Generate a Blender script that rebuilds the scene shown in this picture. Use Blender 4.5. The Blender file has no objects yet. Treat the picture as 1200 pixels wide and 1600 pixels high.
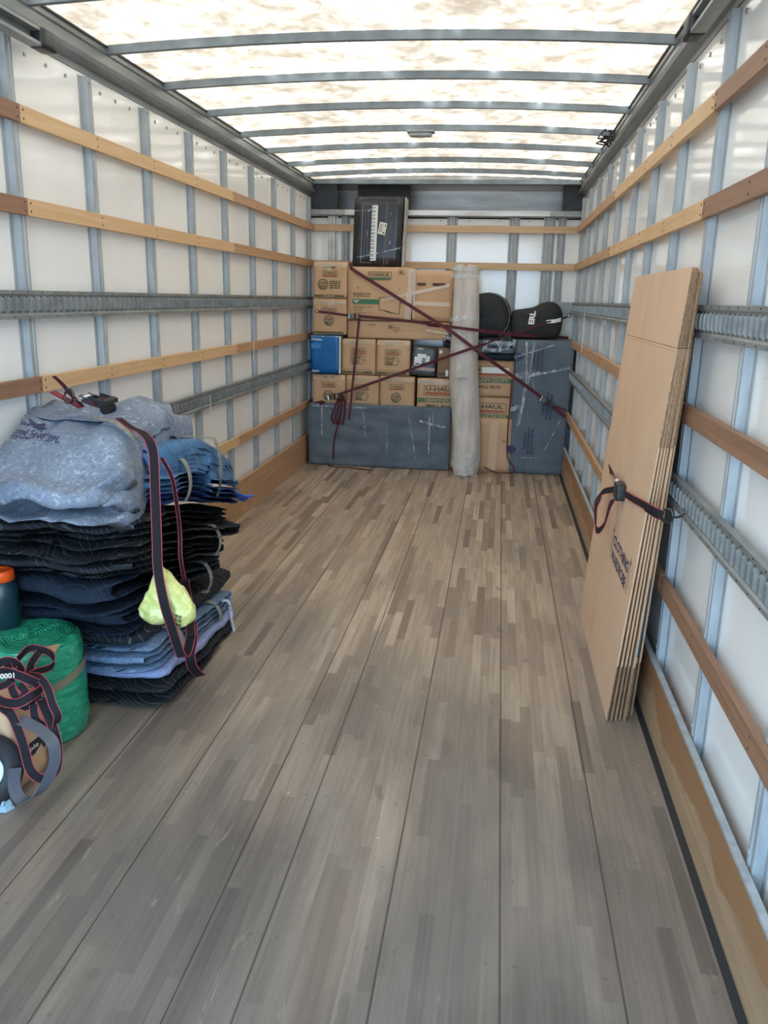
import bpy, bmesh, math, random
from mathutils import Vector, Matrix, noise
random.seed(7)
SC = bpy.context.scene; C = SC.collection
PI = math.pi; sin = math.sin; cos = math.cos
V = Vector

# ------------------------------------------------------------ camera
CAM_X, CAM_Z = 1.8076, 1.5742
FPX, PITCH, YAW, ROLL = 1271.87, .2567, .1338, .0217
fw = V((-sin(YAW)*cos(PITCH), cos(YAW)*cos(PITCH), -sin(PITCH)))
r0 = V((cos(YAW), sin(YAW), 0)); u0 = r0.cross(fw)
rv = cos(ROLL)*r0+sin(ROLL)*u0; uv = -sin(ROLL)*r0+cos(ROLL)*u0
cd = bpy.data.cameras.new('camera'); cam = bpy.data.objects.new('camera', cd); C.objects.link(cam)
cd.sensor_fit = 'VERTICAL'; cd.sensor_height = 36; cd.lens = 36*FPX/1600; cd.clip_start = .02; cd.clip_end = 200
mw = Matrix((rv, uv, -fw)).transposed().to_4x4(); mw.translation = V((CAM_X, 0, CAM_Z)); cam.matrix_world = mw
SC.camera = cam
# ------------------------------------------------------------ world, sun, exposure
SC.view_settings.view_transform = 'Standard'; SC.view_settings.look = 'None'
SC.view_settings.gamma = 1; SC.view_settings.use_curve_mapping = False
SC.view_settings.exposure = 0.98
W_COL, W_STR = (.46, .72, 1.0), 4.0
SUN_STR = 19.0
wd = bpy.data.worlds.new('sky'); SC.world = wd; wd.use_nodes = True
bg = wd.node_tree.nodes['Background']; bg.inputs[0].default_value = (*W_COL, 1); bg.inputs[1].default_value = W_STR
sd = bpy.data.lights.new('sun', 'SUN'); sun = bpy.data.objects.new('sun', sd); C.objects.link(sun)
sd.energy = SUN_STR; sd.angle = .03; sd.color = (1, .87, .69)
sun.rotation_euler = V((-.25, .75, 1)).to_track_quat('Z', 'Y').to_euler()   # high, from the cab side: shines on the roof only

# ------------------------------------------------------------ helpers
def at(px, py, ax, val):
    d = fw+rv*((px-600)/FPX)-uv*((py-800)/FPX); c = V((CAM_X, 0, CAM_Z))
    return c+d*((val-c[ax])/d[ax])
WL = {}
def tag(o, label=None, cat=None, group=None, kind=None):
    if label: o['label'] = label
    if cat: o['category'] = cat
    if group: o['group'] = group
    if kind: o['kind'] = kind
    return o
def thing(name, loc, label, cat, group=None):
    o = bpy.data.objects.new(name, None); C.objects.link(o); o.location = loc; o.empty_display_size = .05
    WL[o] = V(loc); return tag(o, label, cat, group)
class MB:
    def __init__(s): s.v = []; s.f = []; s.m = []
    def add(s, vs, fs, mi=0):
        n = len(s.v); s.v += [tuple(v) for v in vs]; s.f += [tuple(i+n for i in f) for f in fs]
        s.m += (mi if isinstance(mi, list) else [mi]*len(fs)); return s
    def box(s, a, b, mi=0):
        (x0, y0, z0), (x1, y1, z1) = a, b
        return s.add([(x0,y0,z0),(x1,y0,z0),(x1,y1,z0),(x0,y1,z0),(x0,y0,z1),(x1,y0,z1),(x1,y1,z1),(x0,y1,z1)],
              [(0,3,2,1),(4,5,6,7),(0,1,5,4),(1,2,6,5),(2,3,7,6),(3,0,4,7)], mi)
    def grid(s, P, closed_u=False, closed_v=False, mi=0):   # P[u][v]
        nu, nv = len(P), len(P[0]); vs = [p for r in P for p in r]; fs = []; ms = []
        for i in range(nu if closed_u else nu-1):
            for j in range(nv if closed_v else nv-1):
                a = i*nv+j; b = ((i+1) % nu)*nv+j; c = ((i+1) % nu)*nv+(j+1) % nv; d = i*nv+(j+1) % nv
                fs.append((a, b, c, d)); ms.append(mi(i, j) if callable(mi) else mi)
        return s.add(vs, fs, ms)
    def tube(s, pts, r, n=8, closed=False, mi=0):
        pts = [V(p) for p in pts]; P = []; up = V((0, 0, 1)); N = len(pts)
        for i, p in enumerate(pts):
            a = pts[(i-1) % N] if (closed or i) else p; b = pts[(i+1) % N] if (closed or i < N-1) else p
            t = (b-a).normalized(); u = up if abs(t.dot(up)) < .95 else V((1, 0, 0))
            x = t.cross(u).normalized(); y = x.cross(t); rr = r[i] if isinstance(r, (list, tuple)) else r
            P.append([p+x*cos(2*PI*k/n)*rr+y*sin(2*PI*k/n)*rr for k in range(n)])
        s.grid(P, closed, True, mi)
        if not closed:
            b0 = len(s.v)-N*n
            s.f.append(tuple(b0+k for k in range(n))); s.f.append(tuple(len(s.v)-1-k for k in range(n))); s.m += [mi, mi]
        return s
    def cyl(s, a, b, r, n=24, mi=0, r2=None):
        return s.tube([a, b], [r, r if r2 is None else r2], n, False, mi)
    def obj(s, name, mats, parent=None, smooth=False, bevel=0, sub=0, auto=None, **k):
        me = bpy.data.meshes.new(name); c = V((0, 0, 0))
        if s.v:
            xs, ys, zs = zip(*s.v); c = V(((min(xs)+max(xs))/2, (min(ys)+max(ys))/2, min(zs)))
        me.from_pydata([tuple(V(v)-c) for v in s.v], [], s.f)
        for m in (mats if isinstance(mats, (list, tuple)) else [mats]): me.materials.append(m)
        me.polygons.foreach_set('material_index', s.m)
        bm = bmesh.new(); bm.from_mesh(me); bmesh.ops.recalc_face_normals(bm, faces=bm.faces); bm.to_mesh(me); bm.free()
        if smooth or auto: me.polygons.foreach_set('use_smooth', [True]*len(me.polygons))
        o = bpy.data.objects.new(name, me); C.objects.link(o); o.location = c; WL[o] = c
        if parent: o.parent = parent; o.matrix_parent_inverse = Matrix.Translation(-WL[parent])
        if bevel:
            b = o.modifiers.new('bevel', 'BEVEL'); b.width = bevel; b.segments = 2; b.limit_method = 'ANGLE'
        if sub:
            b = o.modifiers.new('sub', 'SUBSURF'); b.levels = sub; b.render_levels = sub
        if auto: me.set_sharp_from_angle(angle=auto)
        tag(o, **k); return o
def cat_rom(pts, n=6, closed=False):
    pts = [V(p) for p in pts]; N = len(pts); out = []
    for i in range(N if closed else N-1):
        g = lambda j: pts[j % N] if closed else pts[max(0, min(N-1, j))]
        a, b, c, d = g(i-1), g(i), g(i+1), g(i+2)
        for k in range(n):
            t = k/n; out.append(.5*((2*b)+(c-a)*t+(2*a-5*b+4*c-d)*t*t+(3*b-a-3*c+d)*t**3))
    if not closed: out.append(pts[-1])
    return out
def ribbon(mb, pts, w, wdir, th=.0022, n=6, closed=False, edge=.22, smooth=True, mats=(0, 1)):
    """flat webbing along pts; wdir is one direction or one per control point; the outer strips take mats[1]"""
    m = len(pts); dirs = wdir if isinstance(wdir, list) else [wdir]*m
    P = cat_rom(pts, n, closed) if smooth else [V(p) for p in pts]
    D = cat_rom(dirs, n, closed) if smooth else [V(d) for d in dirs]
    rows = []; N = len(P)
    for i, p in enumerate(P):
        a = P[(i-1) % N] if (closed or i) else p; b = P[(i+1) % N] if (closed or i < N-1) else p
        t = (b-a).normalized(); x = (D[i]-t*D[i].dot(t)).normalized(); nn = t.cross(x)
        h = w/2; e = h*(1-edge*2)
        rows.append([p+x*k+nn*th*q/2 for k, q in ((-h,1),(-e,1),(e,1),(h,1),(h,-1),(e,-1),(-e,-1),(-h,-1))])
    mb.grid(rows, closed, True, lambda i, j: mats[1] if j in (0, 2, 3, 4, 6, 7) else mats[0])
    if not closed:
        k = len(mb.v)-len(rows)*8; mb.f += [tuple(k+q for q in range(8)), tuple(len(mb.v)-1-q for q in range(8))]; mb.m += [mats[0]]*2
    return mb
def rbox(c, h, r, n=10, amp=0, fr=4, seed=0, mb=None, warp=None):
    """rounded box of half sizes h, displaced by noise"""
    mb = mb or MB(); bm = bmesh.new(); bmesh.ops.create_cube(bm, size=2)
    bmesh.ops.subdivide_edges(bm, edges=bm.edges[:], cuts=n, use_grid_fill=True)
    vs = []
    for v in bm.verts:
        q = V((v.co.x*h[0], v.co.y*h[1], v.co.z*h[2])); k = V([max(-h[i]+r, min(h[i]-r, q[i])) for i in range(3)])
        d = q-k; d = d.normalized() if d.length > 1e-6 else V((0, 0, 0))
        p = k+d*r
        if amp:
            nn = d if d.length else v.co.normalized(); p += nn*amp*noise.noise(p*fr+V((seed*3.1, seed, 0)))
        p = p+V(c)
        vs.append(warp(p) if warp else p)
    mb.add(vs, [tuple(v.index for v in f.verts) for f in bm.faces]); bm.free(); return mb
FC = {}
def text_geo(s, size=1, bold=0):
    k = (s, bold)
    if k not in FC:
        cu = bpy.data.curves.new('t', 'FONT'); cu.body = s; cu.align_x = 'LEFT'; cu.align_y = 'BOTTOM_BASELINE'; cu.offset = bold; cu.resolution_u = 3
        o = bpy.data.objects.new('t', cu); C.objects.link(o); dg = bpy.context.evaluated_depsgraph_get()
        me = bpy.data.meshes.new_from_object(o.evaluated_get(dg)); vs = [v.co.copy() for v in me.vertices]; fs = [tuple(p.vertices) for p in me.polygons]
        bpy.data.objects.remove(o); bpy.data.meshes.remove(me); bpy.data.curves.remove(cu)
        x0 = min(v.x for v in vs); x1 = max(v.x for v in vs); y1 = max(v.y for v in vs); y0 = min(v.y for v in vs)
        FC[k] = ([((v.x-x0)/(x1-x0), (v.y-y0)/(y1-y0)) for v in vs], fs)
    return FC[k]
def text_on(mb, s, o, u, v, mi=0, bold=.012):
    """text filling the frame with corner o and edge vectors u (whole width) and v (whole height)"""
    vs, fs = text_geo(s, 1, bold); return mb.add([V(o)+V(u)*a+V(v)*b for a, b in vs], fs, mi)
def quad(mb, a, b, c, d, mi=0): return mb.add([a, b, c, d], [(0, 1, 2, 3)], mi)

# ------------------------------------------------------------ materials
def mat(name, col=(.8, .8, .8), rough=.6, metal=0, coat=0, emis=None, spec=None):
    m = bpy.data.materials.new(name); m.use_nodes = True; b = m.node_tree.nodes['Principled BSDF']
    b.inputs['Base Color'].default_value = (*col, 1); b.inputs['Roughness'].default_value = rough; b.inputs['Metallic'].default_value = metal
    b.inputs['Coat Weight'].default_value = coat; b.inputs['Coat Roughness'].default_value = .12
    if spec is not None: b.inputs['Specular IOR Level'].default_value = spec
    return m
class NT:
    def __init__(s, m): s.m = m; s.t = m.node_tree; s.b = s.t.nodes['Principled BSDF']
    def n(s, ty, ins=None, **k):
        x = s.t.nodes.new(ty)
        for a, b in k.items(): setattr(x, a, b)
        for a, b in (ins or {}).items():
            if hasattr(b, 'is_output') or isinstance(b, bpy.types.NodeSocket): s.t.links.new(b, x.inputs[a])
            else: x.inputs[a].default_value = b
        return x
    def math(s, op, a, b=0, c=None):
        i = {0: a, 1: b}
        if c is not None: i[2] = c
        return s.n('ShaderNodeMath', i, operation=op).outputs[0]
    def ramp(s, f, stops, interp='LINEAR'):
        x = s.n('ShaderNodeValToRGB', {0: f}); cr = x.color_ramp; cr.interpolation = interp
        while len(cr.elements) < len(stops): cr.elements.new(.5)
        for e, (p, c) in zip(cr.elements, stops): e.position = p; e.color = (*c, 1) if len(c) == 3 else c
        return x.outputs[0]
    def mix(s, f, a, b, bt='MIX'):
        x = s.n('ShaderNodeMix', None, data_type='RGBA', blend_type=bt)
        for k, v in ((0, f), (6, a), (7, b)):
            if isinstance(v, bpy.types.NodeSocket): s.t.links.new(v, x.inputs[k])
            else: x.inputs[k].default_value = v if k == 0 else (*v, 1)
        return x.outputs[2]
    def geo(s): return s.n('ShaderNodeNewGeometry').outputs['Position']
    def objc(s): return s.n('ShaderNodeTexCoord').outputs['Object']
    def scale(s, v, sc): return s.n('ShaderNodeMapping', {0: v, 'Scale': sc}).outputs[0]
    def noise(s, v, sc, det=4, dist=0, col=False, rough=.5):
        x = s.n('ShaderNodeTexNoise', {'Vector': v, 'Scale': sc, 'Detail': det, 'Distortion': dist, 'Roughness': rough}); return x.outputs['Color' if col else 'Fac']
    def base(s, c): s.t.links.new(c, s.b.inputs['Base Color'])
    def rough(s, c): s.t.links.new(c, s.b.inputs['Roughness'])
    def bump(s, h, st=.3, d=.01):
        x = s.n('ShaderNodeBump', {'Height': h, 'Strength': st, 'Distance': d}); s.t.links.new(x.outputs[0], s.b.inputs['Normal'])
M = {}
def mottled(name, c1, c2, sc=(1, 1, 1), f=20, rough=.7, metal=0, bump=0, bd=.004, world=False, coat=0, lo=.35, hi=.65, det=4):
    m = mat(name, c1, rough, metal, coat); t = NT(m); v = t.scale(t.geo() if world else t.objc(), sc)
    n = t.noise(v, f, det); t.base(t.ramp(n, [(lo, c1), (hi, c2)]))
    if bump: t.bump(n, bump, bd)
    M[name] = m; return m
# wall panel: glossy white fibreglass
m = mat('white_panel', (.80, .79, .765), .22, 0, 0); t = NT(m); g = t.geo()
n1 = t.noise(t.scale(g, (1, 1.2, .5)), 3, 5); n2 = t.noise(t.scale(g, (6, 6, 1)), 9, 3)
c_ = t.mix(t.ramp(n1, [(.45, (0, 0, 0)), (.75, (.5, .5, .5))]), (.90, .89, .865), (.82, .805, .765))
sm = t.ramp(t.noise(t.scale(g, (9, 3, 30)), 2.2, 4, 1.5), [(.68, (0, 0, 0)), (.72, (.35, .35, .35)), (.76, (0, 0, 0))])
t.base(t.mix(sm, c_, (.5, .5, .5))); t.rough(t.ramp(n2, [(.3, (.05, .05, .05)), (.7, (.12, .12, .12))])); t.bump(n1, .015, .02); M['panel'] = m
mottled('galv', (.33, .355, .37), (.42, .45, .465), (1, 1, .35), 26, .6, .2, world=True)
mottled('galv_dark', (.24, .255, .255), (.33, .35, .345), (1, .3, 1), 22, .5, .5, world=True)
mottled('bow_paint', (.17, .20, .22), (.24, .27, .29), (1, 1, 1), 12, .5, .3, world=True)
mottled('rail', (.22, .235, .24), (.31, .325, .325), (1, .15, 1), 20, .45, .5, world=True)
mottled('alu', (.40, .365, .33), (.60, .565, .53), (.6, 1, 4), 3, .38, .6, world=True)
M['black'] = mat('black_plastic', (.02, .022, .025), .45)
M['rubber'] = mat('black_rubber', (.018, .02, .024), .6)
M['steel'] = mat('dark_steel', (.10, .11, .12), .35, .9)
M['chrome'] = mat('bright_metal', (.8, .8, .78), .25, 1)
M['white'] = mat('white_print', (.85, .85, .82), .5)
M['rivet'] = mat('rivet', (.35, .35, .34), .4, .8)
def wood(name, c1, c2, axis=1, dark=(.2, .11, .06)):
    m = mat(name, c1, .55); t = NT(m); g = t.geo(); s = [60, 60, 60]; s[axis] = 2.2
    info = t.n('ShaderNodeObjectInfo').outputs['Random']
    off = t.n('ShaderNodeVectorMath', {0: t.scale(g, tuple(s)), 1: t.n('ShaderNodeCombineXYZ', {0: t.math('MULTIPLY', info, 37), 1: t.math('MULTIPLY', info, 11), 2: t.math('MULTIPLY', info, 71)}).outputs[0]}, operation='ADD').outputs[0]
    n = t.noise(off, 1, 6, .6); n2 = t.noise(g, 5, 3)
    c = t.mix(t.ramp(n, [(.3, (0, 0, 0)), (.7, (1, 1, 1))]), c1, c2); c = t.mix(t.ramp(n2, [(.6, (0, 0, 0)), (.8, (.45, .45, .45))]), c, dark)
    t.base(c); t.bump(n, .12, .003); M[name] = m
wood('pine', (.60, .37, .18), (.70, .47, .26), 1, (.45, .25, .1))
wood('oak', (.42, .24, .13), (.52, .31, .17), 1, (.3, .16, .08))
wood('mahogany', (.23, .12, .07), (.33, .175, .10), 1, (.14, .07, .04))
wood('pine_x', (.50, .32, .17), (.62, .42, .24), 0, (.4, .22, .1))
# kick board: brown veneer above, worn bare ply below with a ragged edge
m = mat('kick_board', (.3, .16, .07), .5); t = NT(m); g = t.geo(); sep = t.n('ShaderNodeSeparateXYZ', {0: g})
gr = t.noise(t.scale(g, (30, 1.6, 60)), 1, 6, .5)
up = t.mix(gr, (.27, .13, .055), (.36, .19, .09)); lowc = t.mix(gr, (.24, .14, .075), (.56, .37, .22))
e = t.math('ADD', t.math('MULTIPLY', t.noise(t.scale(g, (1, 2.2, 3)), 1.5, 6), .26), .0)
t.base(t.mix(t.ramp(t.math('SUBTRACT', sep.outputs[2], e), [(.0, (0, 0, 0)), (.012, (1, 1, 1))]), lowc, up)); t.bump(gr, .15, .004); M['kick'] = m
wood('kick_left', (.33, .19, .09), (.47, .29, .15), 1, (.2, .1, .05))
# floor: laminated oak strips in long boards, worn
m = mat('floor_strips', (.3, .25, .2), .5); t = NT(m); g = t.geo(); sep = t.n('ShaderNodeSeparateXYZ', {0: g}); X, Y = sep.outputs[0], sep.outputs[1]
row = t.math('FLOOR', t.math('DIVIDE', X, .041))
wn = t.n('ShaderNodeTexWhiteNoise', {'W': row}, noise_dimensions='1D').outputs['Value']
ln = t.math('ADD', t.math('MULTIPLY', wn, .35), .38)
cy = t.math('FLOOR', t.math('DIVIDE', t.math('ADD', Y, t.math('MULTIPLY', wn, 9)), ln))
cell = t.n('ShaderNodeCombineXYZ', {0: row, 1: cy}).outputs[0]
rnd = t.n('ShaderNodeTexWhiteNoise', {'Vector': cell}, noise_dimensions='3D')
tone = t.ramp(rnd.outputs['Value'], [(0, (.22, .155, .11)), (.10, (.31, .225, .16)), (.4, (.43, .325, .235)), (.7, (.475, .365, .265)), (.92, (.54, .42, .31)), (1, (.60, .47, .35))])
grain = t.noise(t.scale(g, (55, 2.5, 1)), 1, 8, .4, rough=.65)
tone = t.mix(t.ramp(grain, [(.30, (.5, .5, .5)), (.6, (0, 0, 0))]), tone, (.15, .11, .085))
streak = t.noise(t.scale(g, (95, 1.1, 1)), 1, 6, .2, rough=.6)
tone = t.mix(t.ramp(streak, [(.58, (0, 0, 0)), (.75, (.4, .4, .4))]), tone, (.46, .37, .28))
door_grey = t.math('ADD', t.math('MULTIPLY', Y, -.30), t.math('ADD', 1.22, t.math('MULTIPLY', t.math('SUBTRACT', t.noise(t.scale(g, (1.6, .6, 1)), 1.3, 6, .8), .5), 1.3)))  # mask for the dark grey mix, rising towards the door end, broken by noise
tone = t.mix(t.ramp(door_grey, [(.0, (0, 0, 0)), (.75, (.78, .78, .78))]), tone, t.mix(t.ramp(streak, [(.35, (0, 0, 0)), (.7, (1, 1, 1))]), (.040, .040, .044), (.082, .076, .076)))
big = t.noise(t.scale(g, (2.2, .8, 1)), 1.6, 7, .6)
tone = t.mix(t.ramp(big, [(.42, (.0, .0, .0)), (.72, (.42, .42, .42))]), tone, (.20, .175, .155))
wear = t.ramp(t.noise(t.scale(g, (14, 3, 1)), 1.2, 8, 1.2, rough=.7), [(.62, (0, 0, 0)), (.72, (.4, .4, .4))])
tone = t.mix(wear, tone, (.47, .42, .36))
stain = t.ramp(t.noise(t.scale(g, (7, 4, 1)), 1.1, 3, .3), [(.70, (0, 0, 0)), (.735, (.55, .55, .55))])
tone = t.mix(stain, tone, (.12, .095, .08))
seams = None
for s_ in (-.03, .27, .56, .853, 1.143, 1.297, 1.597, 1.893, 2.181, 2.432):
    d = t.math('ABSOLUTE', t.math('SUBTRACT', X, s_)); seams = d if seams is None else t.math('MINIMUM', seams, d)
sj = t.math('ADD', seams, t.math('MULTIPLY', t.math('SUBTRACT', t.noise(t.scale(g, (40, 5, 1)), 1, 3), .5), .0016))
sl = t.ramp(sj, [(.0012, (1, 1, 1)), (.0022, (0, 0, 0))])
tone = t.mix(sl, tone, (.03, .024, .02))
# screws in rows across the boards
vy = t.math('SUBTRACT', t.math('MULTIPLY', t.math('FRACT', t.math('DIVIDE', Y, .305)), .305), .15)
vx = t.math('SUBTRACT', seams, .035)
ds = t.math('SQRT', t.math('ADD', t.math('MULTIPLY', vx, vx), t.math('MULTIPLY', vy, vy)))
tone = t.mix(t.ramp(ds, [(.003, (.6, .6, .6)), (.0045, (0, 0, 0))]), tone, (.06, .05, .045))
vo = t.n('ShaderNodeTexVoronoi', {'Vector': t.scale(g, (1, 1, 0)), 'Scale': 7.5}).outputs['Distance']
tone = t.mix(t.ramp(vo, [(.016, (1, 1, 1)), (.022, (0, 0, 0))]), tone, (.72, .70, .66))
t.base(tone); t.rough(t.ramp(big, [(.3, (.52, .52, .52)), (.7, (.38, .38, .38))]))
t.bump(t.math('ADD', t.math('MULTIPLY', grain, .25), t.math('MULTIPLY', sl, -1.0)), .25, .004); M['floor'] = m
# translucent fibreglass roof, mottled by its own fibres and dirt
m = bpy.data.materials.new('roof_sheet'); m.use_nodes = True; nt = m.node_tree; nt.nodes.clear()
class _T(NT):
    def __init__(s, m): s.m = m; s.t = m.node_tree
t = _T(m); g = t.geo()
a = t.noise(t.scale(g, (3.4, 2.3, 1)), 1.6, 6, .7, rough=.6); b = t.noise(t.scale(g, (8, 7, 1)), 1.5, 5, .6, rough=.55)
f_ = t.math('ADD', t.math('MULTIPLY', a, .6), t.math('MULTIPLY', b, .4))
col = t.ramp(f_, [(.38, (.066, .053, .041)), (.46, (.090, .078, .063)), (.53, (.120, .108, .092)), (.59, (.25, .24, .217)), (.67, (.95, .95, .92))])
tr = t.n('ShaderNodeBsdfTranslucent', {0: col}); df = t.n('ShaderNodeBsdfDiffuse', {0: (.75, .72, .66, 1)})
mx = t.n('ShaderNodeMixShader', {0: .16, 1: tr.outputs[0], 2: df.outputs[0]}); o_ = t.n('ShaderNodeOutputMaterial', {0: mx.outputs[0]}); M['roof'] = m
# cardboard
def card(name, c, c2):
    m = mat(name, c, .75); t = NT(m); g = t.geo()
    n = t.noise(t.scale(g, (5, 5, 5)), 1, 5); l = t.noise(t.scale(g, (260, 260, 3)), 1, 2)
    t.base(t.mix(t.math('MULTIPLY', t.ramp(n, [(.35, (0, 0, 0)), (.65, (1, 1, 1))]), .8), c, c2)); t.bump(l, .05, .002); M[name] = m
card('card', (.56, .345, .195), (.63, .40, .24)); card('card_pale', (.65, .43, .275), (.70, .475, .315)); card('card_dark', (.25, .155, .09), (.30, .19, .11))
M['slit'] = mat('card_edge_dark', (.10, .055, .03), .9)
mottled('flute', (.16, .09, .05), (.44, .27, .155), (200, 1, 40), 3, .9, world=True, lo=.4, hi=.6)
M['olive'] = mat('olive_print', (.085, .085, .03), .6); M['green_ink'] = mat('green_print', (.045, .16, .075), .55)
M['red_ink'] = mat('red_print', (.42, .10, .05), .6); M['purple'] = mat('purple_print', (.04, .035, .10), .6); M['teal'] = mat('teal_print', (.0, .13, .26), .5)
m = mat('clear_tape', (.85, .72, .56), .18); t = NT(m); t.b.inputs['Alpha'].default_value = .42; M['tape'] = m
m = mat('stretch_film', (.75, .82, .86), .12); t = NT(m); n = t.noise(t.scale(t.geo(), (26, 26, 9)), 1, 4, 1); t.t.links.new(t.ramp(n, [(.38, (.06,)*3), (.66, (.55,)*3)]), t.b.inputs['Alpha']); t.bump(n, .5, .006); M['film'] = m
# fabrics
def denim(name, c1, c2, fleck=(.72, .78, .86), f=38, amt=.8, dark=(.04, .06, .1)):
    m = mat(name, c1, .95, spec=.15); t = NT(m); g = t.geo()
    a = t.noise(g, f, 8, .8, rough=.72); b = t.noise(g, f*2.6, 5, 1.5); big = t.noise(g, 6, 3)
    c = t.mix(t.ramp(big, [(.3, (0, 0, 0)), (.7, (1, 1, 1))]), c1, c2)
    c = t.mix(t.ramp(a, [(.53, (0, 0, 0)), (.66, (amt,)*3)]), c, fleck); c = t.mix(t.ramp(b, [(.30, (.7,)*3), (.45, (0, 0, 0))]), c, dark)
    t.base(c); t.bump(a, .4, .006); M[name] = m
denim('denim_grey', (.185, .225, .30), (.255, .30, .375), (.50, .56, .64)); denim('denim_blue', (.12, .20, .33), (.20, .29, .42), (.42, .54, .7))
denim('denim_wrap', (.115, .145, .175), (.155, .185, .22), (.24, .28, .32), 60, .35)
denim('lavender', (.25, .30, .50), (.33, .38, .6), (.6, .66, .85), 60, .4)
def quilt(name, c1, c2, stitch=None, sc=13, dirs=(1, 0, 0)):
    m = mat(name, c1, .85, spec=.25); t = NT(m); g = t.geo(); n = t.noise(g, 14, 5)
    c = t.mix(t.ramp(n, [(.3, (0, 0, 0)), (.7, (1, 1, 1))]), c1, c2)
    w = t.n('ShaderNodeTexWave', {'Vector': t.n('ShaderNodeVectorMath', {0: g, 1: t.n('ShaderNodeVectorMath', {0: t.noise(t.scale(g, (7, 7, 7)), 1, 0, col=True), 1: (.16, .16, .16)}, operation='MULTIPLY').outputs[0]}, operation='ADD').outputs[0], 'Scale': sc, 'Distortion': 0}, wave_type='BANDS', bands_direction='DIAGONAL').outputs['Fac']
    if stitch: c = t.mix(t.ramp(w, [(.955, (0, 0, 0)), (.99, (.55,)*3)]), c, stitch)
    t.base(c); t.bump(t.math('ADD', t.math('MULTIPLY', n, .5), t.ramp(w, [(.7, (1, 1, 1)), (1, (0, 0, 0))])), .45, .006); M[name] = m
quilt('quilt_blue', (.055, .145, .29), (.085, .20, .37), (.16, .30, .48)); quilt('quilt_royal', (.02, .05, .19), (.03, .09, .27), (.09, .16, .34))
quilt('quilt_black', (.012, .014, .018), (.022, .025, .03), (.15, .16, .17), 15); quilt('quilt_navy', (.010, .018, .034), (.016, .027, .046), (.028, .04, .06), 9)
M['bright_blue'] = mat('bright_blue', (.0, .10, .55), .5); M['strap_grey'] = mottled('strap_grey', (.17, .17, .15), (.30, .30, .26), (1, 1, 1), 60, .8, world=True)
M['strap_blk'] = mat('strap_black', (.012, .010, .013), .75, spec=.25); M['strap_red'] = mat('strap_red', (.42, .035, .06), .6)
M['strap_mar'] = mat('strap_maroon', (.075, .012, .02), .7); M['strap_mar2'] = mat('strap_maroon_edge', (.11, .015, .025), .65)
mottled('carpet', (.50, .455, .42), (.66, .61, .56), (1, 1, .3), 16, .95, bump=.3, world=True, det=8)
mottled('soft_black', (.012, .013, .015), (.02, .022, .024), (1, 1, 1), 14, .7, bump=.3, bd=.01, world=True)
mottled('kb_black', (.012, .014, .018), (.03, .032, .036), (1, 1, 1), 9, .3, world=True)

# ------------------------------------------------------------ truck body (the setting)
W, D, Y0 = 2.45, 8.0, -.5
PX0, PX1, PY = -.05, 2.50, 8.05                 # inner faces of the white panels
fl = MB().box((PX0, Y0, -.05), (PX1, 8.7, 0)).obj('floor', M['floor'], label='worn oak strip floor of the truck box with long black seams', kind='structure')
MB().box((PX0-.03, Y0, -.05), (PX0, PY+.7, 2.66)).obj('wall_left', M['panel'], label='glossy white panel wall on the left', kind='structure')
MB().box((PX1, Y0, -.05), (PX1+.03, PY+.7, 2.66)).obj('wall_right', M['panel'], label='glossy white panel wall on the right', kind='structure')
MB().box((PX0, PY, 0), (PX1, PY+.03, 2.32)).obj('wall_back', M['panel'], label='white panel wall at the cab end', kind='structure')
def roofz(x): return 2.640+.040*(1-((x-1.225)/1.26)**2)
rows = []
for i in range(25):
    x = PX0-.03+(PX1-PX0+.06)*i/24; rows.append([(x, Y0, roofz(x)), (x, PY+.02, roofz(x))])
mb = MB(); mb.grid(rows); mb.obj('ceiling', M['roof'], smooth=True, label='translucent mottled fibreglass roof sheet', kind='structure')
# ground the truck stands on, outside
MB().box((-30, -40, -1.1), (32, 40, -1.0)).obj('ground', mottled('asphalt', (.20, .20, .20), (.28, .28, .27), (1, 1, 1), 3, .9, world=True), label='grey yard paving outside the open rear door', kind='structure')

TN = [0]
def trim(mb, mat_, label, **k):
    TN[0] += 1; return mb.obj('trim_%d' % TN[0], mat_, kind='structure', label=label, **k)
# top rails with rivets
for sx, lab in ((0, 'left'), (1, 'right')):
    mb = MB(); X_ = (lambda x: x) if sx == 0 else (lambda x: W-x)
    prof = [(-.05, 2.49), (-.044, 2.49), (-.044, 2.515), (.004, 2.53), (.010, 2.548), (-.012, 2.556), (-.012, 2.60), (-.004, 2.606), (-.004, 2.628), (-.05, 2.628)]
    mb.grid([[(X_(x), y, z) for x, z in prof] for y in (Y0, PY)], False, True)
    mb.f += [tuple(range(len(prof))), tuple(range(2*len(prof)-1, len(prof)-1, -1))]; mb.m += [0, 0]
    trim(mb, M['rail'], 'grey metal roof rail along the top of the %s wall' % lab, auto=.6)
    mb = MB(); y = -.3
    while y < 7.9:
        if abs(((y-.02+.305) % .61)-.305) > .05: mb.cyl((X_(-.05), y, 2.445), (X_(-.046), y, 2.445), .008, 8)
        y += .153
    trim(mb, M['rivet'], 'row of round rivets under the %s roof rail' % lab)
    mb = MB().box((min(X_(-.004), X_(.004)), Y0, 2.628), (max(X_(-.004), X_(.004)), PY, 2.636))
    trim(mb, M['black'], 'dark rubber seal where the roof meets the %s rail' % lab)
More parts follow.
